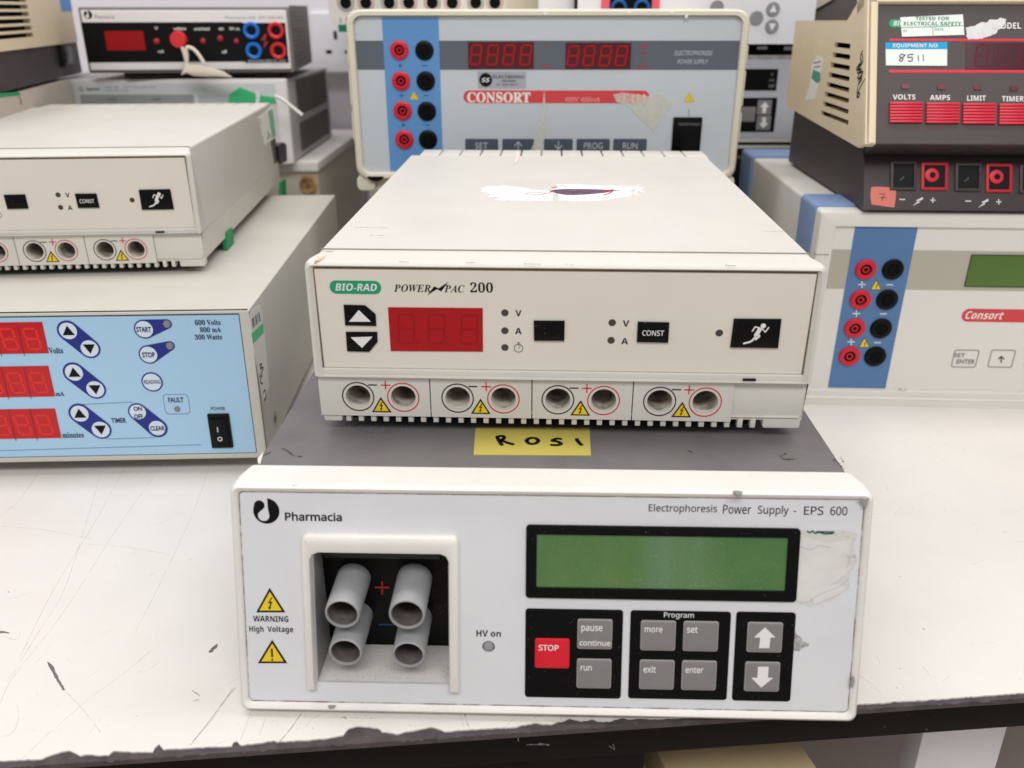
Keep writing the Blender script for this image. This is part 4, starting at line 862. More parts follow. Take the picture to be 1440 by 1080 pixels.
for sx in (-1, 1):
    x = -.0075 if sx < 0 else EW+.0075
    for (y0, y1) in ((.100, .116), (.062, .094), (.03, .056)):
        EF.rbox('side_lug', x-.0015 if sx < 0 else x-.001, y0, x+.001 if sx < 0 else x+.0015, y1, -.018, -.001, M_cf, .0008, .0006)
    u0 = -.008 if sx < 0 else EW-.010
    EF.rbox('corner_foot', u0, -.019, u0+.018, -.004, -.02, .0005, M_cf, .005, .001)
EF.rbox('foot_strip', .004, -.020, EW-.004, -.0072, -.30, -.004, mat('case_cream', (0, 0, 0)), .002, .001)
c = ei(529, 249); EF.prism('foot_opening', [(c[0]+.008*math.cos(math.radians(a)), c[1]+.0015+.005*math.sin(math.radians(a))) for a in range(180, 361, 15)], -.001, .0047, M_dark)
b0 = (ei(537, 50)[0]+ei(549.5, 225)[0])/2; b1 = (ei(617, 50)[0]+ei(623, 225)[0])/2
y1_ = ei(700, 57.2)[1]; y0_ = ei(700, 98)[1]
EF.rbox('grey_band', 0, y0_, EW, y1_, 0, .0003, M_gb); EF.rbox('blue_stripe', b0, .0006, b1, EH-.0006, 0, .0006, M_bs)
def z3(X, Y): return (470+X/4.155, Y/4.155)
def z4(X, Y): return (740+X/3.692, Y/3.692)
M_jr = mat('jack_red', (198, 30, 48), .35, .4); M_jk = mat('jack_black', (8, 8, 9), .4, .15)
def jack(F, px, py, rp, m, w, red=True, parent=None):
    u, v = F.at(px, py, w); r = F.rpx(px, py, rp, w)
    o = F.lathe('socket', u, v, [(r, w), (r*.97, w+.0015), (r*.85, w+.0022), (r*.55, w+.0022), (r*.5, w+.0008)]+([(r*.3, w+.0006), (.00001, w+.0006)] if red else [(.00001, w+.0008)]), m, parent)
    if red:
        F.lathe('socket_bore', u, v, [(r*.5, w+.00085), (r*.36, w+.0009), (.00001, w+.0009)], M_dark, o); F.ring('inner_ring', u, v, r*.20, r*.32, w+.0009, w+.0014, m, o)
    else: F.lathe('socket_bore', u, v, [(r*.5, w+.00225), (.00001, w+.00225)], mat('bore_black', (6, 6, 7), .6, .1), o)
    return o
for i, (x, y) in enumerate(((381, 293), (391, 473), (400, 647), (410, 815))): jack(EF, *z3(x, y), 13.2, M_jr, .0006)
for i, (x, y) in enumerate(((527, 295), (535, 473), (541, 650), (548, 815))): jack(EF, *z3(x, y), 13.2, M_jk, .0006, False)
for (x, y) in ((386, 383), (393, 558), (404, 730)):
    EF.ribbons('plus_mark', [[z3(x-11, y), z3(x+11, y)], [z3(x, y-11), z3(x, y+11)]], .0009, .0006, mat('navy_mark', (40, 62, 104), .5, .2), smooth=False)
for (x, y) in ((530, 384), (537, 558), (543, 731)): EF.ribbons('minus_mark', [[z3(x-13, y), z3(x+13, y)]], .0009, .0006, mat('navy_mark', (0, 0, 0)), smooth=False)
EF.warn(z3(465, 531), z3(440, 582), z3(495, 582), M_yel, mat('ochre_edge', (176, 150, 60), .5, .2), .0006, border=.08)
M_dr = mat('deep_red_window', (82, 12, 22), .25, .4); M_seg2 = mat('segment_red_dim', (162, 18, 22), .35, .3)
for (a, b, cx) in ((z3(781, 245), z3(1165, 402), [z3(x, 320) for x in (828, 925, 1020, 1118)]), (z4(205, 222), z4(540, 358), [z4(x, 290) for x in (243, 326, 411, 494)])):
    d = EF.pbox('display_window', a, b, .0003, .0009, M_dr)
    for p in cx:
        u, v = EF.at(*p, .0009); EF.seg8(u, v, .0108, .0185, M_seg2, .00095, th=.0017, slant=.13, parent=d)
M_dimred = mat('dim_red_print', (168, 44, 52), .5, .2)
for t, a, b in (('V', z3(1236, 255), z3(1250, 275)), ('SET', z3(1210, 376), z3(1272, 394)), ('mA', z4(588, 230), z4(632, 247)), ('W', z4(595, 264), z4(620, 282)), ('V', z4(598, 304), z4(612, 322)), ('MIN', z4(578, 340), z4(632, 357))): EF.text(t, a, b, M_dimred, .0003, 'b')
EF.text('ELECTROPHORESIS', z4(772, 263), z4(966, 287), mat('pale_print', (186, 190, 196), .5, .2), .0003, 'i'); EF.text('POWER SUPPLY', z4(786, 308), z4(943, 332), mat('pale_print', (0, 0, 0)), .0003, 'i')
# silver sticker
stk = EF.pbox('silver_sticker', z3(838, 418), z3(1122, 517), 0, .0002, mat('silver_sticker', (168, 168, 176), .35, .4, var=.15, vscale=80))
c = EF.at(*z3(885, 467)); EF.prism('sticker_emblem', circ(*c, .0062, 24), .0002, .0003, M_black, 0, stk)
EF.text('SS', z3(860, 455), z3(910, 480), M_white, .0003, 'bi', stk)
EF.text('ELECTRONIC', z3(928, 440), z3(1112, 458), mat('navy_ink', (46, 44, 76), .5, .2), .0002, 'b', stk); EF.text('Services', z3(982, 464), z3(1060, 478), mat('navy_ink', (0, 0, 0)), .0002, 'b', stk); EF.text('01 404 5671', z3(950, 488), z3(1070, 500), mat('navy_ink', (0, 0, 0)), .0002, 'n', stk)
# red name bar
M_rb = mat('name_bar_red', (206, 66, 72), .4, .3)
a = EF.at(*z3(756, 602)); b = EF.at(*z4(641, 470))
rbv = EF.rbox('name_bar', a[0], a[1], b[0], b[1], 0, .0002, M_rb, .0095, n=8)
EF.text('CONSORT', z3(776, 538), z3(1146, 600), mat('cream_print', (232, 224, 216), .5, .2), .0002, 's', rbv, off=.02)
EF.text('400V 400mA', z4(200, 504), z4(380, 529), mat('pink_print', (236, 160, 158), .5, .2), .0002, 'i', rbv); EF.text('E411', z4(500, 488), z4(622, 534), mat('pink_print2', (240, 196, 192), .5, .2), .0002, 's', rbv)
for (x0, x1, t) in ((z3(765, 0)[0], z3(958, 0)[0], 'SET'), (z3(982, 0)[0], z3(1168, 0)[0], 'up'), (z3(1226, 0)[0], z4(242, 0)[0], 'dn'), (z4(262, 0)[0], z4(435, 0)[0], 'PROG'), (z4(453, 0)[0], z4(627, 0)[0], 'RUN')):
    a = EF.at(x0, 195); b = EF.at(x1, 195); kb = EF.rbox('key', a[0], a[1]-.017, b[0], a[1], 0, .0006, mat('slate_key', (74, 84, 96), .4, .3), .0015, .0002)
    xm = (x0+x1)/2
    if len(t) > 2: EF.text(t, (xm-(9 if t == 'SET' else 13 if t == 'PROG' else 10), 200.5), (xm+(9 if t == 'SET' else 13 if t == 'PROG' else 10), 209.5), mat('pale_print', (0, 0, 0)), .0006, 'n', kb)
    elif t == 'up': EF.ribbons('arrow_mark', [[(xm, 211), (xm, 200)], [(xm-5, 205), (xm, 199.5), (xm+5, 205)]], .0011, .0006, mat('pale_print', (0, 0, 0)), parent=kb, smooth=False)
    else: EF.ribbons('arrow_mark', [[(xm, 199), (xm, 210)], [(xm-5, 204.5), (xm, 210), (xm+5, 204.5)]], .0011, .0006, mat('pale_print', (0, 0, 0)), parent=kb, smooth=False)
EF.warn(z4(847, 476), z4(819, 529), z4(875, 529), M_yel, mat('ochre_edge', (0, 0, 0)), 0, sym='ex', border=.06)
EF.ribbons('marker_line', [[z4(844, 568), z4(843, 604)]], .0006, 0, M_black, smooth=False)
a = EF.at(*z4(764, 608)); b = EF.at(*z4(914, 608))
sw = EF.rbox('power_switch', a[0], a[1]-.034, b[0], a[1], 0, .0025, M_blackg, .0008, .0006)
EF.text('TELEMECANIQUE', z4(790, 638), z4(902, 654), mat('faint_grey_print', (120, 120, 124), .5, .2), .0025, 'n', sw)
M_tape = mat('yellowed_tape', (230, 228, 214), .3, .5, alpha=(60, .1, .6, .48))
EF.poly('clear_tape', [z4(452, 492), z4(500, 480), z4(560, 488), z4(640, 500), z4(700, 482), z4(712, 500), z4(755, 533), z4(730, 580), z4(662, 680), z4(600, 620), z4(520, 545), z4(470, 530)], .0003, .0006, M_tape)
EF.poly('clear_tape', [z3(1228, 520), z3(1236, 640), z3(1224, 840), z3(1224, 880), z3(1146, 880), z3(1164, 840), z3(1200, 720)], .0007, .0010, M_tape)
for (x, y) in ((99, 72), (532, 66), (752, 66), (828, 86)): 
    u, v = EF.at(*z4(x, y)); EF.lathe('frame_nick', u, v, [(.0016, .0044), (.001, .0048), (.00001, .0049)], M_white, n=7)
EF.ribbons('frame_cable_tie', [], .001, 0, M_white) if False else None

# unit that carries it (only its left end shows)
sT = thing('instrument_case', 'pale grey case carrying the blue striped unit, mostly hidden behind the middle cream unit', 'instrument case', (-.136, .90, 0), -.0189)
sF, sR, sL, sT_ = faces(sT, .33)
sF.loft('case', [(rr(0, .008, .335, .160, .003), 0), (rr(0, .008, .335, .160, .003), -.32)], mat('hidden_case_grey', (176, 170, 160), .5, .3), cap0=True)
for x in (.03, .3):
    for y in (.03, .28): sT_.lathe('foot', x, y, [(.01, 0), (.01, .008)], M_rubber)
sF.lathe('front_knob', .012, .148, [(.006, 0), (.008, .001), (.008, .006), (.007, .007), (.00001, .007)], M_jk)
sF.lathe('front_knob', .012, .120, [(.007, 0), (.006, .006), (.00001, .006)], mat('white_knob', (226, 222, 220), .4, .4))
# ================================================================== Consort, right
Ff = thing('electrophoresis_power_supply', 'white unit with a blue stripe, grey green display and blue corner pads on the right', 'power supply', (.2849, .7259, 0), -.0499)
tf = -.0452
FFv = Vector((0, math.sin(tf), math.cos(tf)))
FF = Face(Ff, (0, 0, .015), (1, 0, 0), tuple(FFv), (0, -math.cos(tf), math.sin(tf)))
FW, FH, FT = .34, .1478, .1604
M_fw = mat('offwhite_plastic', (222, 218, 211), .45, .35, bump=.1, bscale=900, var=.04, vscale=20)
M_fp = mat('offwhite_panel', (220, 216, 210), .4, .3)
M_fb = mat('steel_blue', (84, 120, 164), .4, .3)
M_pad = mat('blue_corner_pad', (126, 148, 186), .5, .3)
M_taupe = mat('taupe_band', (176, 170, 156), .4, .3)
def z7(X, Y): return (1020+X/2.571, 180+Y/2.571)
uL = FF.at(*z7(344, 295))[0]; uLb = FF.at(*z7(285, 975))[0]
pL = FF.at(*z7(395, 350))[0]
uLm = (uL+uLb)/2
GG = Face(Ff, (0, 0, .015), (1, 0, 0), (0, 0, 1), (0, -1, 0))
FX = -.0284
GG.loft('case', [(rr(FX, -.006, FW-.02, FT, .003, 3), 0.0), (rr(FX, -.006, FW-.02, FT, .003, 3), -.335)], M_fw, cap0=True)
# tilted front frame
fr_o = rr(FX-.002, -.0125, FW-.018, FT+.0005, .003, 4); fr_i = rr(pL, -.0006, FW-.036, FH+.001, .001, 4)
FF.frame('front_frame', fr_o, fr_i, -.012, .0045, M_fw, .001)
FF.rbox('front_panel', pL-.0005, -.001, FW-.0355, FH+.0012, -.002, .002, M_fp)
FF.rbox('bottom_rail', FX-.002, -.0165, FW-.018, -.0068, -.01, .007, M_fw, .001, .0015)
FF.rbox('frame_joint', FX-.0022, .1245, pL-.002, .1252, .0, .0047, mat('joint_line', (150, 144, 136), .8, .1))
bt = FF.at(*z7(360, 438), .002)[1]; bb = FF.at(*z7(360, 580), .002)[1]
FF.rbox('taupe_band', pL, bb, FW-.036, bt, .002, .0022, M_taupe)
sA = FF.at(*z7(472, 355), .0024); sB = FF.at(*z7(370, 935), .0024); sC = FF.at(*z7(698, 360), .0024); sD = FF.at(*z7(577, 942), .0024)
FF.rbox('blue_stripe', (sA[0]+sB[0])/2, min(sB[1], sD[1]), (sC[0]+sD[0])/2, FH+.0005, .002, .0024, M_fb)
for (x, y) in ((507, 511), (488, 620), (467, 723), (448, 824)): jack(FF, *z7(x, y), 15.2, M_jr, .0024)
for (x, y) in ((605, 511), (584, 620), (562, 724), (541, 825)): jack(FF, *z7(x, y), 15.4, M_jk, .0024, False)
for (x, y) in ((494, 566), (474, 671), (455, 773)): FF.ribbons('plus_mark', [[z7(x-12, y), z7(x+12, y)], [z7(x, y-11), z7(x, y+11)]], .0012, .0024, M_white, smooth=False)
for (x, y) in ((594, 567), (571, 672), (550, 776)): FF.ribbons('minus_mark', [[z7(x-11, y), z7(x+11, y)]], .0012, .0024, M_white, smooth=False)
FF.warn(z7(546, 547), z7(524, 585), z7(565, 585), M_yel, M_black, .0024, border=.08); FF.warn(z7(503, 756), z7(482, 793), z7(523, 793), M_yel, M_black, .0024, border=.08)
a = FF.at(*z7(892, 460), .0026); b = FF.at(*z7(892, 572), .0026)
d = FF.rbox('display_window', a[0], b[1], a[0]+.105, a[1], .002, .0026, mat('lcd_olive', (84, 112, 50), .25, .4, var=.12, vscale=10), .0004)
FF.frame('window_rim', rr(a[0]-.0006, b[1]-.0006, a[0]+.1056, a[1]+.0006, .0008), rr(a[0], b[1], a[0]+.105, a[1], .0004), .0024, .0028, mat('rim_dark', (48, 58, 36), .5, .2), 0, d)
a = FF.at(*z7(850, 700), .0022); b = FF.at(*z7(850, 653), .0022)
nb = FF.rbox('name_bar', a[0], a[1], a[0]+.15, b[1], .002, .0022, M_rb, .0058, n=8)
FF.text('Consort', z7(872, 662), z7(1002, 692), mat('cream_print', (0, 0, 0)), .0022, 'bi', nb)
for (xa, xb, k) in ((815, 920, 0), (947, 1052, 1), (1079, 1184, 2)):
    a = FF.at(*z7(xa, 865), .0022); b = FF.at(*z7(xb, 803), .0022)
    kk = FF.frame('key_outline', rr(a[0], a[1], b[0], b[1], .002), rr(a[0]+.0006, a[1]+.0006, b[0]-.0006, b[1]-.0006, .0016), .002, .0023, mat('grey_line', (110, 110, 110), .5, .2))
    if k == 0: FF.text('SET', z7(830, 814), z7(865, 829), mat('grey_line', (0, 0, 0)), .0022, 'n', kk, off=.01); FF.text('ENTER', z7(838, 836), z7(900, 853), mat('grey_line', (0, 0, 0)), .0022, 'n', kk, off=.01)
    if k == 1: FF.ribbons('arrow_mark', [[z7(997, 847), z7(998, 828)], [z7(988, 835), z7(998, 826), z7(1008, 835)]], .0013, .0022, mat('print_dark', (50, 50, 52), .5, .2), parent=kk, smooth=False)
FF.ribbons('rail_scuff', [[z7(610, 940), z7(630, 942), z7(655, 946)], [z7(620, 945), z7(650, 949)]], .0008, .007, M_scuff, kind='stuff')
# blue corner pads
for y0, y1 in ((.006, .050), (.270, .322)):
    z0_ = .112
    V0 = [(FX-.0025, z0_)]
    GG.rbox('corner_pad', FX-.0035, .100 if y0 < .1 else .090, FX+.055, FT+.003, -y1, -y0, M_pad, .004, .002)
for x in (.0, .28):
    for y in (.03, .28): Face(Ff, (0, 0, 0), (1, 0, 0), (0, 1, 0), (0, 0, 1)).lathe('foot', x, y, [(.009, 0), (.009, .01)], M_rubber)

# ================================================================== old brown and cream unit on top of it
GZ = .1785
Gg = thing('old_power_supply', 'old brown and cream power supply with louvred side and red buttons, top of right stack', 'power supply', (.2861, .7094, GZ), -.045)
M_br = mat('dark_brown_plastic', (66, 56, 58), .45, .35, bump=.35, bscale=700, var=.10, vscale=30)
M_brp = mat('brown_panel', (78, 71, 70), .5, .3, bump=.15, bscale=800)
M_tan = mat('aged_cream_plastic', (224, 207, 176), .45, .35, bump=.15, bscale=700, var=.06, vscale=18)
TG_ = .40; sg, cg = math.sin(TG_), math.cos(TG_)
GF_ = Face(Gg, (0, 0, 0), (1, 0, 0), (0, sg, cg), (0, -cg, sg))
GX = Face(Gg, (0, 0, 0), (0, -1, 0), (0, 0, 1), (-1, 0, 0))       # side view
def z5(X, Y): return (1080+X/3.375, Y/3.375)
v1 = GF_.at(*z5(458, 760))[1]
def extr(name, prof, x0, x1, m, parent=None, b=0.0):
    """side profile given as (depth, height) pushed through from x0 to x1"""
    F = Face(Gg, (x0, 0, 0), (0, 1, 0), (0, 0, 1), (1, 0, 0)); return F.prism(name, prof, 0, x1-x0, m, b, parent)
GU0 = Face(Gg, (0, -.004, 0), (1, 0, 0), (0, 0, 1), (0, -1, 0))
zU = GU0.at(*z5(500, 690))[1]
GU = Face(Gg, (0, -.004, zU), (1, 0, 0), (0, sg, cg), (0, -cg, sg))
pb = GU.at(*z5(508, 662)); pt = GU.at(*z5(515, 12)); u0 = (pb[0]+pt[0])/2; uc = u0-.0085
vtp = GU.at(*z5(900, 22))[1]; vlo = GU.at(*z5(505, 662))[1]; vct = GU.at(*z5(505, 0))[1]+.010
GU.rbox('front_panel', u0, 0.001, .325, vtp, -.012, 0, M_brp)
GU.rbox('panel_lip', u0, 0, .325, vlo, -.02, .0022, M_br, .001, .001)
GL = Face(Gg, (uc, 0, 0), (0, -1, 0), (0, 0, 1), (-1, 0, 0))     # left cheek plane
R_ = [GL.at(*z5(80, 500)), GL.at(*z5(137, 98)), GL.at(*z5(375, 98)), GL.at(*z5(430, 702)), GL.at(*z5(250, 605))]
fb = GU.L(uc, 0, .0036); ft_ = GU.L(uc, vct, .0036)
rear = (R_[0][0]+R_[1][0])/2
DR = -rear-.001
extr('lower_body', [(0, 0), (DR, 0), (DR, R_[0][1]+.004), (.06, zU+.035), (.03, zU+.03), (.022, v1*cg+.004), (v1*sg, v1*cg)], -.001, .33, M_br, b=.0015)
holes = []
for k in range(8):
    yl = 200+(520-200)*k/7; x_l = 316+(252-316)*k/7; x_r = 392+(382-392)*k/7; yr = 207+(575-207)*k/7
    q = GL.ats([z5(x_l, yl), z5(x_r, yr), z5(x_r, yr+19), z5(x_l, yl+19)])
    holes.append(q)
ua = sum(h[0][0]+h[3][0] for h in holes)/16; ub = sum(h[1][0]+h[2][0] for h in holes)/16
vs_ = [(h[0][1]+h[1][1])/2 for h in holes]; pit = (vs_[0]-vs_[7])/7; vtop = vs_[0]; vbot = vs_[7]
holes = [[(h[0][0], vtop-pit*k-pit*.50), (h[1][0], vtop-pit*k-pit*.50), (h[1][0], vtop-pit*k), (h[0][0], vtop-pit*k)] for k, h in enumerate(holes)]
ol = [(rear, R_[0][1]), (R_[3][0], R_[3][1]), (-fb.y, fb.z), (-ft_.y, ft_.z), (R_[2][0], R_[2][1]), (rear, R_[1][1])]
GL.plate('side_cheek', ol, holes, -.003, 0, M_tan)
extr('louvre_shadow', [(-ub-.004, vbot-pit), (-ua+.004, vbot-pit), (-ua+.004, vtop+.002), (-ub-.004, vtop+.002)], uc+.012, uc+.016, M_dark)
for k in range(9):
    a_ = ua-.002; b_ = ub+.002
    GL.rbox('louvre_fin', a_, vtop-pit*k+pit*.03, b_, vtop-pit*k+pit*.47, -.010, -.0006, M_tan)
GU.rbox('hood_edge', uc-.0001, 0, u0, vct, -.004, .0036, M_tan, .0005, .0012)
GU.rbox('hood_top', uc, vtp+.0002, .33, vct, -.02, .0036, M_tan, .0005, .0012)
ym, zm_ = -R_[2][0], R_[2][1]
extr('hood_slope', [(-ft_.y*-1+.004, ft_.z-.001), (ym, zm_), (ym+.001, zm_-.004), (ft_.y+.004, ft_.z-.006)], uc+.0005, .33, M_tan)
extr('hood_rear_top', [(ym, zm_), (-rear, R_[1][1]), (-rear, R_[1][1]-.004), (ym, zm_-.004)], uc+.0005, .33, M_tan)
extr('inner_chassis', [(.03, .05), (-rear-.01, .05), (-rear-.01, zm_-.006), (ym, zm_-.006), (.05, .06)], uc+.020, .32, M_dark)
Gt = Face(Gg, (0, 0, 0), (1, 0, 0), (0, 1, 0), (0, 0, 1))
# markings
M_rl = mat('bright_red_print', (214, 42, 66), .4, .3); M_rbn = mat('red_button', (212, 44, 66), .4, .35)
def gy(x, y): return GU.at(*z5(x, y))
GU.rbox('red_line', *gy(575, 195), gy(575, 0)[0]+.22, gy(575, 184)[1], 0, .0002, M_rl); GU.rbox('red_line', *gy(574, 345), gy(574, 0)[0]+.22, gy(574, 331)[1], 0, .0002, M_rl)
pill = GU.pbox('logo_plate', z5(575, 92), z5(670, 130), 0, .0002, M_grn, .005); GU.text('BIO', z5(595, 99), z5(645, 122), M_white, .0002, 'bi', pill)
sk = GU.poly('safety_label', [z5(628, 82), z5(925, 68), z5(932, 165), z5(636, 174)], .0002, .0006, mat('label_white', (228, 232, 228), .5, .3), label='white and green TESTED FOR ELECTRICAL SAFETY label')
GT_ = GU
M_lg = mat('label_green_print', (52, 140, 96), .5, .2)
GT_.text('TESTED FOR', z5(700, 79), z5(860, 96), M_lg, .0006, 'b', sk, off=-.0); GT_.text('ELECTRICAL SAFETY', z5(645, 103), z5(918, 121), M_lg, .0006, 'b', sk)
GT_.text('BY', z5(643, 142), z5(662, 152), M_lg, .0006, 'n', sk); GT_.text('DATE', z5(790, 134), z5(832, 146), M_lg, .0006, 'n', sk)
GU.ribbons('label_rules', [[z5(634, 131), z5(780, 127), z5(928, 121)], [z5(781, 127), z5(784, 166)]], .0005, .0006, M_lg, parent=sk, smooth=False)
GU.poly('worn_patch', frayed([z5(940, 130), z5(985, 122), z5(1010, 106), z5(1040, 106), z5(1052, 92), z5(1085, 94), z5(1100, 84), z5(1130, 90), z5(1122, 118), z5(1095, 140), z5(1080, 160), z5(1050, 172), z5(1000, 186), z5(950, 187), z5(944, 160)], 1.1, 2.2), 0, .0002, mat('peeled_white', (222, 220, 220), .8, .1, bump=.6, bscale=200, var=.12, vscale=90))
GU.text('MODEL', z5(1070, 107), z5(1200, 137), M_white, .0004, 'b')
el = GU.poly('equipment_label', [z5(558, 202), z5(851, 199), z5(850, 312), z5(560, 310)], .0001, .0005, mat('label_white', (0, 0, 0)), label='white equipment label with 8511 under a blue header')
GU.poly('label_header', [z5(558, 202), z5(851, 199), z5(851, 233), z5(559, 233)], .0005, .0006, mat('cyan_print', (20, 160, 206), .5, .2), parent=el)
GU.text('EQUIPMENT NO.', z5(594, 207), z5(810, 229), M_white, .0006, 'b', el)
GU.ribbons('handwriting', [[z5(650, 262), z5(632, 258), z5(625, 270), z5(640, 275), z5(635, 290), z5(622, 284), z5(640, 272), z5(652, 260)], [z5(690, 258), z5(668, 260), z5(665, 273), z5(683, 272), z5(682, 290), z5(664, 290)], [z5(713, 262), z5(714, 290)], [z5(736, 260), z5(738, 290)]], .0009, .0005, mat('pencil_grey', (96, 92, 100), .5, .2), parent=el)
a = gy(938, 330); b = gy(938, 203)
dw = GU.rbox('display_window', a[0], a[1], a[0]+.12, b[1], 0, .0004, mat('maroon_window', (66, 14, 26), .2, .4))
for k in range(5):
    GU.seg8(a[0]+.012+.0165*k, (a[1]+b[1])/2, .0105, .018, mat('maroon_segment', (82, 22, 34), .4, .2), .00045, th=.0017, slant=.1, parent=dw)
for x, t, x0, x1 in ((573, 'VOLTS', 592, 699), (747, 'AMPS', 768, 864), (920, 'LIMIT', 945, 1033), (1092, 'TIMER', 1110, 1214)):
    a = gy(x, 587); b = gy(x+160, 485); dy = (x-573)*.016
    a = gy(x, 585+dy); b = gy(x+158, 485+dy)
    kk = GU.rbox('button_base', a[0], a[1], b[0], b[1], 0, .0006, mat('maroon_base', (120, 20, 40), .5, .2))
    hgt = (b[1]-a[1])/7
    for q in range(7): GU.rbox('button_bar', a[0], a[1]+hgt*(q+.06), b[0], a[1]+hgt*(q+.86), .0004, .0022, M_rbn, .0003, .0004, parent=kk)
    GU.text(t, z5(x0, 448+dy), z5(x1, 473+dy), M_white, 0, 'b')
    c = gy((x0+x1)/2+5, 411+dy); GU.rbox('indicator_lamp', c[0]-.003, c[1]-.0018, c[0]+.003, c[1]+.0018, 0, .0008, mat('maroon_lamp', (98, 24, 36), .3, .4), .0008)
GL.ribbons('scribble', [[z5(450, 240), z5(438, 270), z5(446, 300), z5(430, 330), z5(448, 350), z5(432, 390), z5(424, 430), z5(428, 460)], [z5(436, 300), z5(420, 330), z5(444, 330), z5(425, 370), z5(446, 372), z5(430, 400)], [z5(444, 250), z5(452, 290), z5(434, 310)], [z5(422, 440), z5(436, 445), z5(430, 462), z5(422, 455), z5(440, 410), z5(460, 375)], [z5(440, 290), z5(424, 345), z5(452, 340), z5(428, 380)]], .0014, 0, M_ink)
GL.poly('worn_label', [z5(236, 262), z5(262, 280), z5(250, 350), z5(222, 470), z5(172, 478), z5(200, 400), z5(205, 310)], 0, .0002, mat('silver_label', (0, 0, 0)))
GL.poly('worn_label_print', [z5(214, 330), z5(248, 345), z5(246, 385), z5(232, 396), z5(205, 370)], .0002, .0003, mat('teal_print', (80, 160, 140), .5, .2, alpha=(120, .3, .5, .9)))
GL.ribbons('worn_label_print', [[z5(216, 300), z5(250, 292)], [z5(220, 320), z5(248, 314)]], .0014, .0002, mat('grey_line', (0, 0, 0)))
Gt.ribbons('cable_tie_stub', [], .001, 0, M_white) if False else None
# sockets in the lower body
for (xa, xb, ya, yb, red) in ((592, 690, 778, 890, 0), (738, 838, 786, 890, 1), (899, 998, 788, 895, 0), (1045, 1143, 792, 900, 1), (1205, 1300, 796, 905, 0)):
    a = GF_.at(*z5(xa, yb)); b = GF_.at(*z5(xb, ya)); g = .0024
    sf = GF_.frame('socket_frame', rr(a[0]-g, a[1]-g, b[0]+g, b[1]+g, .001), rr(a[0], a[1], b[0], b[1], .0004), -.002, .0016, mat('socket_frame_red', (186, 38, 48), .4, .3) if red else M_br, .0006)
    GF_.rbox('socket_well', a[0]-.0005, a[1]-.0005, b[0]+.0005, b[1]+.0005, .0, .0003, mat('well_black', (8, 8, 9), .5, .2), 0, 0, parent=sf)
    if red: GF_.frame('socket_ring', circ((a[0]+b[0])/2-.002, (a[1]+b[1])/2+.001, .0056), circ((a[0]+b[0])/2-.0015, (a[1]+b[1])/2+.001, .0024), .0003, .0012, M_rl, .0004, parent=sf)
    else: GF_.ribbons('socket_glint', [[((a[0]+b[0])/2-.003, a[1]+.006), ((a[0]+b[0])/2-.0006, a[1]+.0072), ((a[0]+b[0])/2+.0003, a[1]+.0088)]], .0006, .0004, mat('grey_line', (0, 0, 0)), parent=sf, px=False)
def bolt(F, x, y, s_, m, w):
    F.poly('bolt_mark', [z5(x+s_, y-s_*.8), z5(x-s_*.3, y-s_*.15), z5(x+s_*.15, y-s_*.05), z5(x-s_*.9, y+s_*.85), z5(x+s_*.55, y+s_*.1), z5(x+s_*.1, y-s_*.02), z5(x+s_*1.0, y-s_*.35)], w, w+.0002, m)
for x in (637, 950): GF_.ribbons('minus_mark', [[z5(x-12, 946+(x-637)*.025), z5(x+12, 947+(x-637)*.025)]], .0011, 0, M_white, smooth=False)
for x, y in ((782, 950), (1095, 958)): GF_.ribbons('plus_mark', [[z5(x-11, y), z5(x+11, y)], [z5(x, y-11), z5(x, y+11)]], .0011, 0, M_white, smooth=False)
bolt(GF_, 709, 956, 26, M_white, 0); bolt(GF_, 1020, 964, 26, M_white, 0)
ps = GF_.poly('pink_sticker', [z5(490, 888), z5(520, 886), z5(560, 888), z5(608, 892), z5(606, 940), z5(600, 985), z5(545, 978), z5(492, 970), z5(486, 930)], 0, .0004, mat('salmon_paper', (222, 128, 116), .7, .2), label='salmon sticker with a handwritten 7')
GF_.ribbons('handwriting', [[z5(527, 920), z5(558, 922), z5(545, 935), z5(540, 952)], [z5(532, 937), z5(560, 938)]], .0007, .0004, mat('faded_ink', (110, 60, 60), .6, .2), parent=ps, smooth=False)

# ================================================================== back left: grey cased unit with four ring sockets
Hh, hw = unit('electrophoresis_power_supply', 'grey ribbed unit with black front, red knob and blue and red rings', 'power supply', (126, 103), (414, 101), .2555)
HF, HR, HL, HT = faces(Hh, hw)
zt_ = HF.at(260, 10)[1]
M_hg = mat('warm_grey_case', (128, 120, 121), .5, .3, bump=.2, bscale=500)
HF.loft('case', [(rr(0, 0, hw, zt_, .002, 3), 0), (rr(0, 0, hw, zt_, .002, 3), -.20)], M_hg, cap0=True)
for k in range(16): HR.rbox('case_rib', .004, .003+.0048*k, .197, .0055+.0048*k, 0, .0012, M_hg)
z_i = lambda X, Y: (X/5.4, Y/5.4)
z_2 = lambda X, Y: (220+X/4.911, Y/4.911)
bz = HF.rbox('bezel', .0035, .0035, hw-.003, zt_-.0035, 0, .004, mat('bezel_white', (226, 222, 222), .45, .3), .001, .001)
a = HF.at(124, 88, .0042); b = HF.at(340, 31, .0042); pnl = HF.rbox('control_panel', a[0], a[1], b[0], b[1], .003, .0042, M_black)
a2 = HF.at(345, 88.5, .0042); b2 = HF.at(401, 32, .0042); pn2 = HF.rbox('socket_panel', a2[0], a2[1], b2[0], b2[1], .003, .0042, M_black)
a = HF.at(151, 71, .0046); b = HF.at(201, 43.5, .0046); HF.rbox('display_window', a[0], a[1], b[0], b[1], .0042, .0046, mat('red_display_dark', (150, 14, 20), .3, .3), 0, 0, parent=pnl)
u, v = HF.at(249.8, 56, .012); HF.lathe('knob', u, v, [(.0100, .0042), (.0096, .011), (.0088, .0122), (.00001, .0122)], mat('knob_red', (214, 52, 56), .4, .3))
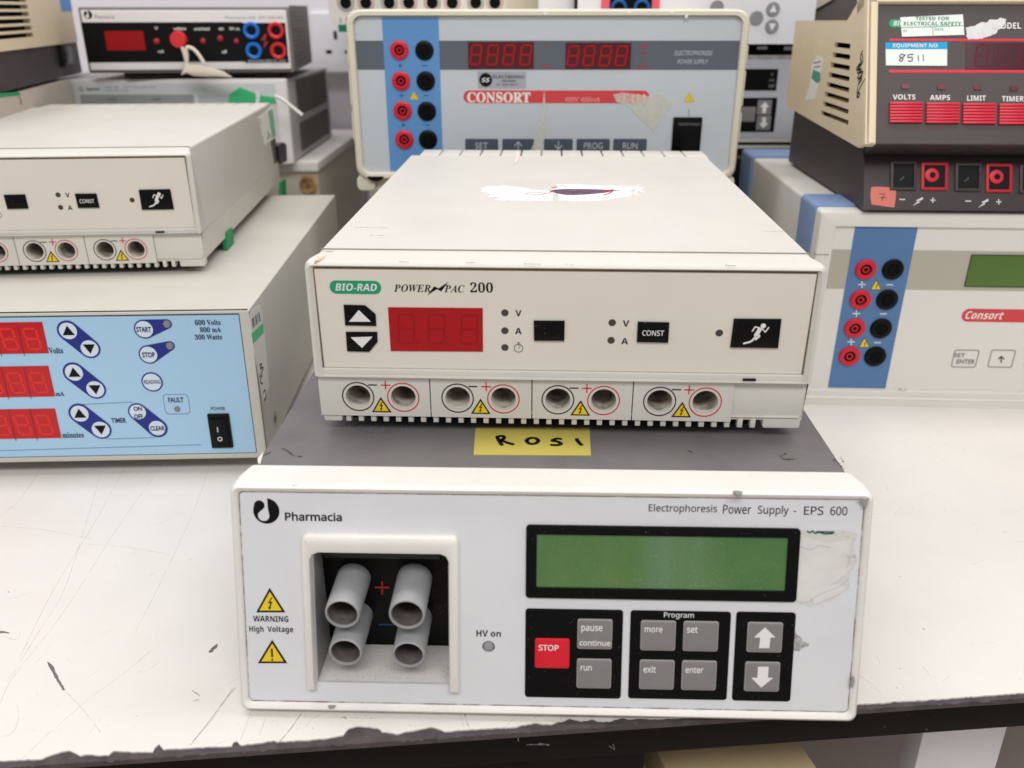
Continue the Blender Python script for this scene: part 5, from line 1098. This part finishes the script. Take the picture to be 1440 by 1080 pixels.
for (x, y, r) in ((220.3, 58, .0036), (285.6, 57.5, .0034), (309.8, 54, .0036), (332.5, 58, .0032)):
    u, v = HF.at(x, y, .005); HF.lathe('small_toggle', u, v, [(r, .0042), (r*.9, .007), (.00001, .008)], mat('dull_red', (168, 36, 44), .4, .3), pnl, n=14)
for t, a, b in (('V', (217, 37.5), (222.5, 42)), ('voltage', (243.5, 37.8), (262, 43)), ('overload', (272.5, 38), (295, 42.5)), ('on', (307.5, 39), (314.5, 42.5)), ('HV on', (322.5, 38), (337, 42.5)), ('mA', (222, 70), (231, 74.5)), ('off', (311.5, 70.5), (319.5, 75))): HF.text(t, a, b, M_white, .0042, 'n', pnl, off=.02)
for (x, y, m) in ((353.5, 43, 'b'), (357, 71.5, 'b'), (388, 43, 'r'), (391.5, 71.5, 'r')):
    u, v = HF.at(x, y, .005); mm = mat('ring_blue', (24, 112, 206), .35, .4) if m == 'b' else mat('ring_red', (208, 36, 46), .35, .4)
    HF.lathe('socket_ring', u, v, [(.0102, .0042), (.0102, .006), (.0092, .0078), (.0072, .0078), (.0058, .0065), (.0055, .0045)], mm, pn2, cap=False)
P = [(.1, .5), (-.28, .05), (.0, .08), (-.12, -.5), (.28, .0), (.0, -.03), (.2, .4)]
u, v = HF.at(372, 58, .0045); HF.prism('bolt_mark', [(u+.018*a, v+.018*b) for a, b in P], .0042, .0045, mat('dull_red', (0, 0, 0)), 0, pn2)
HF.text('WARNING 500V DC MAX', (348.5, 84), (402, 87.5), mat('pale_print', (0, 0, 0)), .0042, 'b', pn2)
u, v = HF.at(123.8, 20.5, .004); logo(HF, u, v, .0048, M_black, .004)
HF.text('Pharmacia', (133, 21), (161, 26), mat('grey_print', (110, 106, 108), .5, .2), .004, 'n'); HF.text('Pharmacia LKB  EPS 500/400', (316.5, 22.5), (399, 26.8), mat('grey_print2', (150, 146, 146), .5, .2), .004, 'n')
for x in (.04, hw-.05): HF.rbox('foot', x, -.006, x+.10 if x < .1 else x+.03, 0, -.10, -.004, M_rubber)

# pale unit below it
Ii, iw = unit('bench_power_supply', 'pale grey unit under the grey ribbed one, a green tag hanging on its front', 'power supply', (96, 229), (413, 229), .143)
IF, IR, IL, IT = faces(Ii, iw)
it = IF.at(250, 112)[1]
M_ig = mat('pale_steel', (204, 208, 210), .45, .35)
IF.loft('case', [(rr(0, 0, iw, it, .002, 3), 0), (rr(0, 0, iw, it, .002, 3), -.26)], mat('case_light_grey', (178, 176, 178), .5, .3), cap0=True)
IF.rbox('bezel', -.001, -.001, iw+.001, it+.001, -.004, .004, mat('bezel_white', (0, 0, 0)), .002, .001)
IF.rbox('front_panel', .004, .004, iw-.013, it-.004, .003, .0045, M_ig, .001)
a = IF.at(112, 133, .0047); b = IF.at(272, 133, .0047); IF.rbox('grey_strip', a[0], .04, b[0], a[1], .0045, .0047, mat('mid_grey_strip', (148, 154, 154), .4, .3)); b2 = IF.at(278, 133, .0047); b3 = IF.at(318, 133, .0047)
IF.rbox('grey_strip', b2[0], .04, b2[0]+.055, a[1], .0045, .0047, mat('pale_strip', (176, 184, 184), .4, .3))
IF.text('Agilent', (121, 122.8), (140.5, 128.6), M_black, .0045, 'b'); u, v = IF.at(114, 125.3, .0045); IF.ring('logo_ring', u, v, .0018, .0028, .0045, .0046, mat('grey_print', (0, 0, 0)))
IF.text('E3612A', (148.5, 121.8), (168, 124.4), mat('grey_print', (0, 0, 0)), .0045, 'n'); IF.text('0-60V, 0-0.5A / 0-120V, 0-0.25A', (174, 121.6), (219, 124.3), mat('grey_print', (0, 0, 0)), .0045, 'n'); IF.text('DC Power Supply', (149, 126.3), (182, 129.2), mat('grey_print', (0, 0, 0)), .0045, 'n')
IF.text('VOLTS', (151, 138.5), (164, 141.5), M_black, .0047, 'n'); IF.text('AMPS', (214, 138.5), (226, 141.5), M_black, .0047, 'n')
for y0, y1, z0_, z1_ in ((.05, .24, .055, .10), (.05, .24, .008, .045)): IR.rbox('side_vent', y0, z0_, y1, z1_, .0, .0015, mat('vent_grey', (96, 88, 88), .6, .2), .003, .0005)
tg = thing('green_tag', 'green paper tag with a white cable tie on the pale grey unit', 'tag', tuple(Ii.matrix_basis @ IF.L(*IF.at(345, 141, .006), .006)), Ii.rotation_euler.z)
TG = Face(tg, (0, 0, 0), (1, 0, 0), (0, 0, 1), (0, -1, 0))
TG.poly('tag_leaf', [(321, 144), (322, 133), (337, 122.5), (358, 131), (361, 144)], 0, .0006, mat('tag_green', (66, 184, 122), .6, .2)); TG.poly('tag_leaf', [(365, 144), (365, 134), (386, 137), (388, 144)], 0, .0006, mat('tag_green', (0, 0, 0)))
TG.ribbons('cable_tie', [[(362.5, 128), (363, 137), (362, 146)]], .0045, .0006, M_white, th=.001)
def tube(F, name, pts, r, m, parent=None, label=None):
    P = [Vector(p) for p in pts]; Q = []
    PP = [P[0]*2-P[1]]+P+[P[-1]*2-P[-2]]
    for i in range(1, len(PP)-2):
        for k in range(5):
            t = k/5; a, b, c, d = PP[i-1:i+3]; Q.append(0.5*((2*b)+(c-a)*t+(2*a-5*b+4*c-d)*t*t+(3*b-a-3*c+d)*t**3))
    Q.append(P[-1]); V = []; Fc = []; n = 8
    for i, q in enumerate(Q):
        t = (Q[min(i+1, len(Q)-1)]-Q[max(i-1, 0)]).normalized(); s1 = t.cross(Vector((.3, .9, .2))).normalized(); s2 = t.cross(s1)
        for k in range(n): a = 2*math.pi*k/n; V.append(q+s1*r*math.cos(a)+s2*r*math.sin(a))
    for i in range(len(Q)-1):
        for k in range(n): j = (k+1) % n; Fc.append((i*n+k, i*n+j, (i+1)*n+j, (i+1)*n+k))
    Fc.append(tuple(range(n))); Fc.append(tuple((len(Q)-1)*n+k for k in range(n)))
    return link_mesh(name, V, Fc, m, parent, True, label)
def tubepx(T, name, pts, r, m, depth, label=None):
    Mi = Matrix.Translation(T.location) @ Matrix.Rotation(T.rotation_euler.z, 4, 'Z'); Mi = Mi.inverted()
    P = [Mi @ on_y(x, y, depth if not isinstance(depth, (list, tuple)) else depth[i]) for i, (x, y) in enumerate(pts)]
    return tube(None, name, P, r, m, T, label)
ct_ = thing('cord_end', 'short white cord end sticking out beside the green tag', 'cord', tuple(on_y(392, 137, 1.13)))
tubepx(ct_, 'cord', [(386, 135), (394, 138), (404, 145), (415, 154), (425, 162)], .0022, mat('white_cord', (226, 222, 216), .5, .3), 1.13)
st_ = thing('string_tag', 'off white looped string and torn tag hanging from the red knob', 'string', tuple(on_y(262, 80, 1.13)))
yk = Hh.location.y-.016
tubepx(st_, 'string', [(256, 66), (259, 76), (262, 88), (263, 99)], .0018, mat('string_white', (222, 212, 200), .7, .2), yk)
tubepx(st_, 'string', [(262, 96), (263, 80), (262, 69), (266, 66.5), (273, 70), (280, 78), (287, 89)], .0022, mat('string_white', (0, 0, 0)), yk)
SF_ = Face(st_, (0, yk-st_.location.y, 0), (1, 0, 0), (0, 0, 1), (0, -1, 0))
SF_.poly('torn_tag', [(263, 91), (280, 92), (300, 97), (312, 100), (326, 109), (306, 108), (290, 108), (272, 107), (262, 103), (254, 106), (256, 100)], 0, .003, mat('tag_paper', (216, 202, 188), .8, .1, bump=.5, bscale=120), .001)

# cream case below (burnt round end)
Nn, nw = unit('instrument_case', 'cream case with a burnt brown ring on its front, under the pale grey unit', 'instrument case', (96, 272), (449, 273), .098)
NF, NR, NL, NT = faces(Nn, nw)
nt_ = .141-.098
NF.loft('case', [(rr(0, -.0975, nw, nt_, .002, 3), 0), (rr(0, -.0975, nw, nt_, .002, 3), -.34)], mat('case_cream2', (206, 198, 186), .5, .3), cap0=True)
NF.rbox('top_lip', -.001, nt_-.012, nw+.003, nt_+.0006, -.341, .006, mat('lip_white', (222, 218, 212), .5, .3), .002, .001)
u, v = NF.at(432, 260); bn = NF.lathe('socket_boss', u+.002, v, [(.012, 0), (.012, .003), (.009, .004), (.0085, .0015), (.004, .001), (.00001, .002)], mat('burnt_cream', (196, 166, 120), .7, .2, var=1.0, vscale=90, rgb2=(120, 78, 40)))
NF.rbox('burnt_patch', u-.008, v-.013, nw-.001, v+.013, 0, .0008, mat('scorched_cream', (208, 182, 140), .7, .2, var=.2, vscale=50), .003)

# ================================================================== far left: old louvred unit seen from its side, on a beige unit
JZ = .249
a = on_z(-2, 134, JZ); b = on_z(116, 104, JZ); yw = math.atan2(b.y-a.y, b.x-a.x)
Jj = thing('old_power_supply', 'old cream and brown power supply with blue tape, cut by the upper left corner', 'power supply', tuple(a), yw)
jl = (b-a).length
JF = Face(Jj, (0, 0, 0), (1, 0, 0), (0, 0, 1), (0, -1, 0))
jm = (JF.at(0, 70)[1]+JF.at(105, 61)[1])/2
JF.loft('lower_body', [(rr(-.12, 0.002, jl, jm, .002, 3), 0), (rr(-.12, 0.002, jl, jm, .002, 3), -.26)], M_br, cap0=True)
jt = jm+.10
slx = []
q0_, q1_ = JF.at(-3, 25), JF.at(38, 22)
ys = [JF.at(20, y)[1] for y in (9.5, 19.5, 29.5, 40, 50.5)]; p_ = (ys[0]-ys[4])/4
hs = [[(-.05, ys[4]+p_*k-.0022), (q1_[0], ys[4]+p_*k-.0022), (q1_[0], ys[4]+p_*k+.0022), (-.05, ys[4]+p_*k+.0022)] for k in range(8)]
JF.plate('side_cheek', [(-.12, jm), (jl-.006, jm), (jl-.006, jt), (-.12, jt)], hs, .0, .003, M_tan)
JF.rbox('louvre_shadow', -.06, jm+.002, q1_[0]+.004, jt-.002, -.008, -.006, M_dark)
JF.rbox('hood_body', q1_[0]+.006, jm, jl-.006, jt, -.25, 0, M_tan)
JF.pbox('blue_tape', (83, -6), (102, 15.5), .003, .0034, mat('blue_tape', (84, 146, 208), .5, .3))
sw = JF.poly('power_switch', [(85, 63.5), (101, 66), (105, 91), (96, 91), (94, 95), (89.5, 93)], 0, .004, M_blackg, .001)
N2 = thing('instrument_case', 'beige case with green tape under the old louvred unit, far upper left', 'instrument case', tuple(on_z(-2, 134, JZ)+Vector((.0, .0, -.249))), yw)
KF = Face(N2, (0, 0, .249), (1, 0, 0), (0, 0, 1), (0, -1, 0)); rt = KF.at(93, 120)[0]
KF.loft('case', [(rr(-.15, -.24, rt, -.0015, .003, 3), .006), (rr(-.15, -.24, rt, -.0015, .003, 3), -.25)], mat('case_beige', (186, 176, 162), .5, .3, bump=.2, bscale=500), cap0=True)
KF.poly('green_tape', [(-5, 131.5), (26, 129), (30, 134), (14, 135.5), (-5, 137)], .006, .0064, M_gt)
KF.ribbons('handwriting', [[(26, 136), (29, 141), (31, 147)], [(28, 147), (30, 141)]], .0012, .006, M_ink)

# ================================================================== back row behind the blue striped unit
Kk = thing('power_supply', 'cream unit showing only its row of round sockets, top of the centre back stack', 'power supply', tuple(on_y(463, 25, 1.19)), -.0189)
kw_ = on_y(760, 25, 1.19).x-Kk.location.x
QF, QR, QL, QT = faces(Kk, kw_)
QF.loft('case', [(rr(0, 0, kw_, .075, .003, 3), 0), (rr(0, 0, kw_, .075, .003, 3), -.30)], M_cream, cap0=True)
a = QF.at(713, 30)[0]; QF.rbox('end_block', a, .001, kw_-.001, .06, 0, .001, mat('beige_block', (196, 190, 170), .5, .3))
for i, (x, y) in enumerate(((486.4, 6.5), (514.5, 3.5), (547.5, 4.5), (575, 4), (608, 4), (636, 4), (669, 4), (696, 4))):
    u, v = QF.at(x, y); v = QF.at(600, 3.5)[1]
    QF.lathe('socket', u, v, [(.0072, .0012), (.0068, .0014), (.0062, .0013), (.006, .0002), (.00001, .0002)], M_hole if False else mat('bore_black', (0, 0, 0)))
    QF.ring('socket_ring', u, v, .0094, .0102, .0, .0003, M_black if i % 2 == 0 else M_redp)
QF.pbox('foot_block', (466, 23), (487, 35), -.02, .001, M_cream, .001); QF.ribbons('foot_mark', [[(479, 26), (479, 32)]], .0015, .001, M_black)
QF.pbox('green_tape', (475.5, 34.5), (488, 45), -.01, .0012, mat('dark_green_tape', (10, 110, 70), .5, .3))

Uu = thing('instrument_case', 'pale case carrying the cream unit with round sockets, behind the blue striped unit', 'instrument case', (Kk.location.x+.03, 1.23, 0), -.0189)
UF, UR, UL, UT = faces(Uu, kw_-.06); uz = Kk.location.z-.0005
UF.loft('case', [(rr(0, .006, kw_-.045, uz, .003, 3), 0), (rr(0, .006, kw_-.045, uz, .003, 3), -.26)], mat('hidden_case_grey', (0, 0, 0)), cap0=True)
for x in (.03, kw_-.08):
    for y in (.03, .22): UT.lathe('foot', x, y, [(.009, 0), (.009, .007)], M_rubber)
# EPS like unit between the stacks
Mm = thing('electrophoresis_power_supply', 'silver fronted unit with black keypad and white arrows, between the centre and right stacks', 'power supply', tuple(on_y(752, 199, 1.10)), -.01)
mw = on_y(1330, 199, 1.10).x-Mm.location.x
MF, MR, ML, MT = faces(Mm, mw)
mt = MF.at(1080, 62)[1]
M_sil = mat('silver_front', (196, 198, 206), .35, .4, metal=.2)
MF.loft('case', [(rr(0, 0, mw, mt, .002, 3), -.004), (rr(0, 0, mw, mt, .002, 3), -.28)], M_lid, cap0=True)
MF.rbox('bezel', 0, -.001, mw, mt-.012, -.004, 0, M_bwhite, .002, .001); MF.rbox('front_panel', .003, .004, mw-.003, mt-.014, 0, .0004, M_sil)
MF.rbox('top_gap', 0, mt-.012, mw, mt+.003, -.02, -.001, M_dark); MF.pbox('gap_mark', (1065, 65.5), (1079, 69.5), -.001, -.0005, mat('pale_print', (0, 0, 0))); MF.pbox('gap_mark', (1103, 65.5), (1120, 70.5), -.001, -.0005, mat('pale_print', (0, 0, 0)))
MF.rbox('base_strip', 0, -.008, mw, -.0045, -.2, -.001, M_bwhite); MF.rbox('base_gap', 0, -.0045, mw, -.001, -.2, -.003, M_dark)
def zm(X, Y): return (1000+X/4.909, 50+Y/4.909)
MF.text('Electrophoresis Power Supply - EPS 600', (985, 79.5), (1121, 84.5), mat('grey_line', (0, 0, 0)), .0004, 'n')
dsp = MF.pbox('display_window', (960, 97), zm(449, 380), .0004, .0009, M_black)
for t, a, b in (('V', zm(414, 258), zm(430, 280)), ('mA', zm(402, 296), zm(437, 318)), ('W', zm(396, 336), zm(437, 360))): MF.text(t, a, b, mat('faint_grey_print', (0, 0, 0)), .0009, 'b', dsp)
kpm = MF.pbox('keypad', (1040, 137.5), zm(432, 665), .0004, .0009, M_black)
for c, arr in ((zm(368, 496), 1), (zm(362, 603), -1), (zm(256, 544), 0)):
    u, v = MF.at(*c, .0012); h = .0085
    MF.rbox('key', u-h, v-h, u+h, v+h, .0009, .0015, M_key, .001, .0003, parent=kpm)
    if arr: MF.prism('arrow_mark', [(u+h*.65*p, v+h*.75*q*arr) for p, q in ((0, 1), (-1, .05), (-.42, .05), (-.42, -1), (.42, -1), (.42, .05), (1, .05))][::1 if arr > 0 else -1], .0015, .0018, M_white, 0, kpm)
    else: MF.rbox('key_print', u-h*.7, v+h*.3, u-h*.1, v+h*.5, .0015, .0016, mat('faint_grey_print', (0, 0, 0)), parent=kpm)
# dark unit carrying it
Oo = thing('instrument_case', 'black case under the silver fronted unit, beside the blue corner pads', 'instrument case', (Mm.location.x+.01, 1.105, 0), -.01)
OF, OR_, OL, OT = faces(Oo, mw-.02); oz = Mm.location.z-.0085
OF.loft('case', [(rr(0, .006, mw-.02, oz, .002, 3), 0), (rr(0, .006, mw-.02, oz, .002, 3), -.26)], mat('black_case', (20, 19, 20), .5, .3), cap0=True)
OF.rbox('front_trim', .001, oz-.012, mw-.021, oz-.009, 0, .001, mat('grey_line', (0, 0, 0)))
for x in (.03, mw-.05):
    for y in (.03, .22): OT.lathe('foot', x, y, [(.008, 0), (.008, .006)], M_rubber)

# white unit on top
Ll = thing('white_instrument', 'white instrument with grey round buttons and blue ringed sockets, top centre right', 'instrument', tuple(on_y(811, 62, 1.08)), -.01)
lw = on_y(1140, 62, 1.08).x-Ll.location.x
LF, LR_, LL_, LT = faces(Ll, lw)
M_lw = mat('cool_white_plastic', (220, 219, 224), .4, .35)
LF.loft('case', [(rr(0, 0, lw, .12, .003, 3), 0), (rr(0, 0, lw, .12, .003, 3), -.28)], M_lw, cap0=True)
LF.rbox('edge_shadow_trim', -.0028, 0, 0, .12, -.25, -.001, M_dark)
M_rb_g = mat('grey_button', (136, 136, 140), .4, .3)
for (x, y, ar) in ((990, 38, 0), (1195, 93, 0), (1281, 48, 1), (1275, 137, -1)):
    u, v = LF.at(*z4(x, y)); o = LF.lathe('round_button', u, v, [(.0078, 0), (.0076, .0012), (.007, .0016), (.00001, .0014)], M_rb_g, n=24)
    if ar: LF.prism('arrow_mark', [(u-.004, v-.003*ar), (u+.004, v-.003*ar), (u, v+.0048*ar)][::1], .0016, .0018, M_white, 0, o)
a = LF.at(845, 14); b = LF.at(927, 14)
sp = LF.rbox('socket_panel', a[0], a[1]-.004, b[0], a[1]+.04, 0, .002, mat('pink_frame', (216, 92, 110), .5, .3)); a = LF.at(857, 13); b = LF.at(916, 13)
LF.rbox('socket_well', a[0], a[1]-.003, b[0], a[1]+.036, .001, .0024, M_dark, 0, 0, parent=sp)
for x in (870, 902):
    u, v = LF.at(x, 11); LF.lathe('socket_ring', u, v, [(.0092, .0024), (.009, .005), (.0075, .006), (.006, .005), (.0055, .003)], mat('ring_blue2', (20, 84, 148), .4, .3), sp, cap=False)
Xx = thing('instrument', 'plain white instrument in the gap left of the blue ringed sockets', 'instrument', tuple(on_y(757, 62, 1.10)), -.01)
XF, XR, XL, XT = faces(Xx, .05); xw = on_y(807.5, 62, 1.10).x-Xx.location.x
XF.loft('case', [(rr(0, 0, xw, .12, .003, 3), 0), (rr(0, 0, xw, .12, .003, 3), -.06)], M_lw, cap0=True)
XF.rbox('front_panel', .002, .003, xw-.002, .117, 0, .0006, M_lw, .001)
# brown instrument behind the cream cheek
Rr = thing('instrument', 'dark brown instrument with a beige lid, top right behind the louvred cheek', 'instrument', (on_y(1141, 62, 1.12).x, 1.12, Mm.location.z+mt+.0032), -.01)
RF, RR_, RL, RT_ = faces(Rr, .2)
RF.loft('case', [(rr(0, 0, .22, .2, .002, 3), 0), (rr(0, 0, .22, .2, .002, 3), -.2)], mat('brown_grey_case', (92, 84, 82), .5, .3, bump=.2, bscale=400), cap0=True)
RF.poly('beige_lid', [(1141.5, -30), (1141.5, 15), (1150, 11), (1172, -1), (1190, -30)], 0, .003, mat('case_beige', (0, 0, 0)))
RF.ribbons('lid_seam', [[(1141, 17), (1152, 11.5), (1175, -2)]], .002, .003, M_dark)

# ================================================================== wall trunking with a double socket
wt = thing('wall_trunking', 'white wall trunking behind the left stack', 'trunking', (-1.2, 1.55, 0), 0)
zc = on_y(470, 104, 1.51).z
WF = Face(wt, (0, 0, 0), (1, 0, 0), (0, 0, 1), (0, -1, 0))
M_tr = mat('trunking_white', (226, 223, 228), .45, .35)
WF.rbox('trunking_body', 0, zc, 2.4, zc+.17, -.0, .04, M_tr, .003, .003)
ws = thing('wall_socket', 'white wall socket between the grey ribbed unit and the cream frame', 'wall socket', tuple(on_y(466, 60, 1.51)), 0)
VF = Face(ws, (0, 0, 0), (1, 0, 0), (0, 0, 1), (0, -1, 0))
VF.rbox('face_plate', -.03, -.045, .055, .045, -.002, .006, M_tr, .003, .002)
for (x, y, w_, h_) in ((471.5, 49.5, .0035, .008), (462.5, 73, .006, .0035), (489, 73, .006, .0035)):
    u, v = VF.at(x, y, .006); VF.rbox('pin_hole', u-w_/1.3, v-h_/1.3, u+w_/1.3, v+h_/1.3, .005, .0065, M_dark)
flush_text()
for o in [o for o in PAC.children if o in OWN_FROM or o.name.startswith('lettering')]: copy_tree(o, TWIN)
# keep every thing's label within reach, drop stray empties
for o in list(bpy.data.objects):
    if o.type == 'MESH' and len(o.data.polygons) == 0: bpy.data.objects.remove(o)
